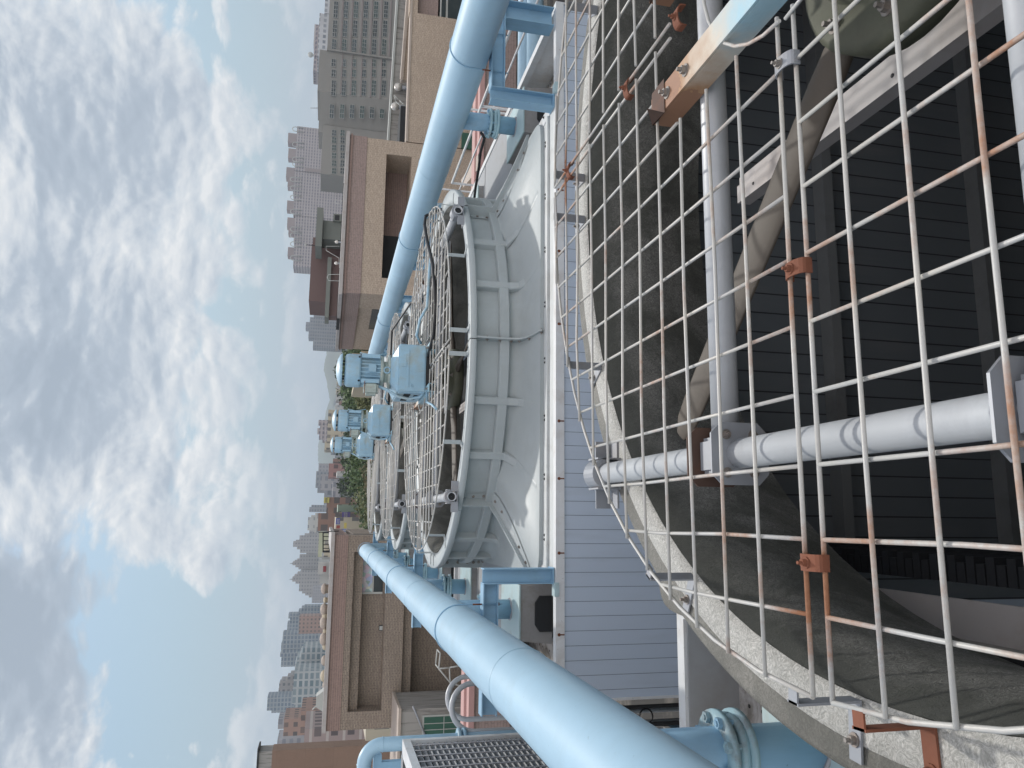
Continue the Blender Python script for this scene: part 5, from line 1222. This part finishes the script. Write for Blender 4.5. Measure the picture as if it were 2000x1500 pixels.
m = MB(); m.box((xa-22, 95.02, zY(531, 1480, 95)), (xa-.05, 97.4, zY(505, 1480, 95))); part('grey_top', m, m_conc, T)
m = MB(); m.box((xa-22, 94.8, zY(505, 1480, 95)), (xa+.3, 97.8, zY(502, 1480, 95))); part('roof_edge', m, m_dark, T)
m = MB()
for k in range(9): m.box((xa-3.6, 94.7, zY(560+k*17, 1480, 95)-.25), (xa-2.9-.3*(k % 2), 94.99, zY(560+k*17, 1480, 95)+.2))
part('small_vents', m, m_chan, T)
# nearer shops and houses in the gap above the trees (photo left of the motors)
low = [
 ('cream house with a yellow billboard on its roof', 230, [(971, 1003, 638)], mat_tr),
 ('white box house beside the yellow billboard house', 260, [(972, 990, 655)], mat_pl),
 ('brown shop house with caged balconies', 190, [(1002, 1037, 621)], mat_tr),
 ('pale roof block above the caged balconies', 240, [(1002, 1040, 615)], mat_pl),
 ('tall pale block behind the caged balconies', 420, [(1006, 1036, 607), (1010, 1036, 601, 2)], mat_pl),
 ('pale blue slim tower far behind the shops', 900, [(986, 1000, 608), (990, 1000, 604, 2)], mat_bluetw),
 ('green low shop right of the blue signs', 200, [(985, 1000, 660)], mat_gr),
 ('cream shop with red awning near the left building corner', 170, [(1010, 1040, 655)], mat_cr),
 ('white and yellow roofed hall behind the left parapet', 210, [(1040, 1088, 622)], mat_ye),
 ('cream villa with a red roof panel at the left parapet', 120, [(1060, 1088, 633)], mat_cr),
 ('white house with dark red shutters at the left parapet', 140, [(1098, 1122, 621), (1122, 1141, 624, 1)], mat_pl),
 ('grey house between the villa and the red shutters', 150, [(1086, 1100, 628)], mat_pl),
 ('grey round-cornered flats at the far centre', 700, [(920, 952, 617), (952, 962, 620, 1)], mat_bluetw),
 ('dark grey long flats behind the trees', 420, [(926, 958, 626)], mat_hz),
 ('pale long row block with vertical fins', 800, [(905, 926, 622)], mat_hz),
 ('mauve towers cluster above the middle motor', 650, [(820, 828, 622), (828, 836, 625, 1), (836, 845, 620, .3), (845, 856, 623, 1.1), (856, 862, 630, .5)], mat_mauve),
 ('beige school block with square windows right of the middle motor', 330, [(800, 862, 640)], mat_cr),
 ('yellow brick house beside the middle motor cap', 300, [(862, 878, 634)], mat_cr),
 ('red roofed shed among the far houses', 300, [(905, 932, 642)], mat_red),
 ('small white hut among the far trees', 260, [(920, 930, 658)], mat_pl),
 ('grey rows of flats left of the far trees', 380, [(958, 985, 633)], mat_bluetw),
 ('low grey roofs far left of the yellow billboard', 340, [(940, 970, 650)], mat_hz),
]
for lab, Y, segs, mt_ in low: block(lab, 'building', Y, segs, mt_, 14)
rnd = random.Random(5)
cols = ['white', 'grey', 'cream', 'brown', 'pinkish', 'bluish']; mats_ = [mat_pl, mat_hz, mat_cr, mat_tr, mat_pink, mat_bluetw]
nth = ['first', 'second', 'third', 'fourth', 'fifth', 'sixth', 'seventh', 'eighth', 'ninth', 'tenth', 'eleventh', 'twelfth', 'thirteenth', 'fourteenth', 'fifteenth']; cnt = [0]*6
for i in range(46):
    y = 690+i*7.8+rnd.uniform(-3, 3); Yb = rnd.choice((420, 520, 640, 800, 1000, 1300)); k = rnd.randrange(6)
    hor = 665-.05*(y-750); xt = hor+rnd.uniform(-14, 4)*(.6 if Yb > 700 else .9); wd = rnd.uniform(5, 13)
    T = block('small hazy %s building on the skyline, %s %s one counted from the right' % (cols[k], nth[cnt[k]], cols[k]), 'building', Yb, [(y, y+wd, xt)], mats_[k], 14, 'small hazy buildings on the skyline'); cnt[k] += 1
# billboard and shop signs
def sign(label, y0, y1, x0, x1, Y, col, marks=None, mc=(.05, .05, .06)):
    ms = paint('sign_'+label.split()[0], col, .6, (.2, .2, .2), .2, 1); a, b = atY(x0, (y0+y1)/2, Y), atY(x1, (y0+y1)/2, Y); xa, xb = atY(x0, y1, Y).x, atY(x0, y0, Y).x
    T = thing('shop_sign', label, 'sign', ((xa+xb)/2, Y, b.z), 'shop signs beyond the trees'); m = MB(); m.box((xa, Y, b.z), (xb, Y+.5, a.z)); part('board', m, ms, T)
    if marks:
        mk = paint('sign_mark', mc, .6, mc, .1); w_ = xb-xa; h = a.z-b.z; m = MB()
        for (u0, v0, u1, v1) in marks: m.box((xa+w_*u0, Y-.05, b.z+h*v0), (xa+w_*u1, Y-.01, b.z+h*v1))
        part('characters', m, mk, T)
chars = []
for i in range(4):
    u = .08+.22*i; chars += [(u, .62, u+.16, .70), (u, .40, u+.16, .47), (u+.06, .30, u+.10, .82), (u, .30, u+.03, .60)]
sign('yellow rooftop billboard with dark characters, above the shops', 971.5, 982, 632.5, 643, 229, (.52, .47, .12), chars)
sign('blue shop sign with white stripes left of the trees', 1012, 1024, 656, 664, 165, (.05, .07, .35), [(.1, .2, .9, .35), (.1, .6, .9, .75)], (.5, .5, .5))
sign('small yellow shop sign below the blue sign', 1021, 1032, 672, 677, 160, (.6, .5, .12))
sign('dark red shop sign left of the blue sign', 1026, 1032, 657, 664, 163, (.3, .06, .05))
sign('blue hanging signboard next to the left building corner', 1033, 1038, 669, 684, 150, (.06, .12, .45), [(.3, .1, .7, .9)], (.5, .5, .5))
sign('dark red shutter panel on the white house', 1106, 1117, 631, 637, 139, (.25, .04, .05))
sign('violet crowded signboard strip above the trees', 1000, 1010, 668, 684, 175, (.10, .08, .28), chars, (.5, .5, .55))
# thin antenna masts
pxtube('antenna_mast', 'thin antenna mast on the institutional building', 'antenna', [(606, 211), (622, 211)], 271, .12, m_galvp)
# black framed balcony cage at the left parapet
pp = [(631, 1040.5), (643.5, 1040.5), (643.5, 1078), (631, 1078)]
T = thing('balcony_cage', 'dark framed roof cage just over the left parapet corner', 'cage', (atY(640, 1060, 60).x, 60, zY(646, 1060, 60)))
m = MB(); c = [atY(x, y, 60) for x, y in pp]; e = Vector((0, 1.5, 0))
for i in range(4): m.tube([c[i], c[(i+1) % 4]], .05, 6); m.tube([c[i]+e, c[(i+1) % 4]+e], .05, 6); m.tube([c[i], c[i]+e], .05, 6)
for y in (1048, 1056, 1064, 1071): m.tube([atY(631, y, 60), atY(643.5, y, 60)], .035, 6)
part('frame', m, m_dark, T)
pxtube('roof_mast', 'thin dark pole at the corner of the left tiled building', 'pole', [(662, 1037), (622, 1040)], 36, .02, m_dark)

# ================================================================== haze
HZD = .00021
m = MB(); m.box((-5900, -250, GZ0-1), (5900, 8500, 330))
hz = part('haze', m, m_dark); hz['kind'] = 'stuff'
mh = bpy.data.materials.new('haze_volume'); mh.use_nodes = True; nt = mh.node_tree
for n in list(nt.nodes): nt.nodes.remove(n)
o_ = nt.nodes.new('ShaderNodeOutputMaterial'); v_ = nt.nodes.new('ShaderNodeVolumePrincipled')
v_.inputs['Density'].default_value = HZD; v_.inputs['Color'].default_value = (.80, .90, 1.0, 1); v_.inputs['Anisotropy'].default_value = .2
nt.links.new(v_.outputs[0], o_.inputs['Volume']); hz.data.materials.clear(); hz.data.materials.append(mh)
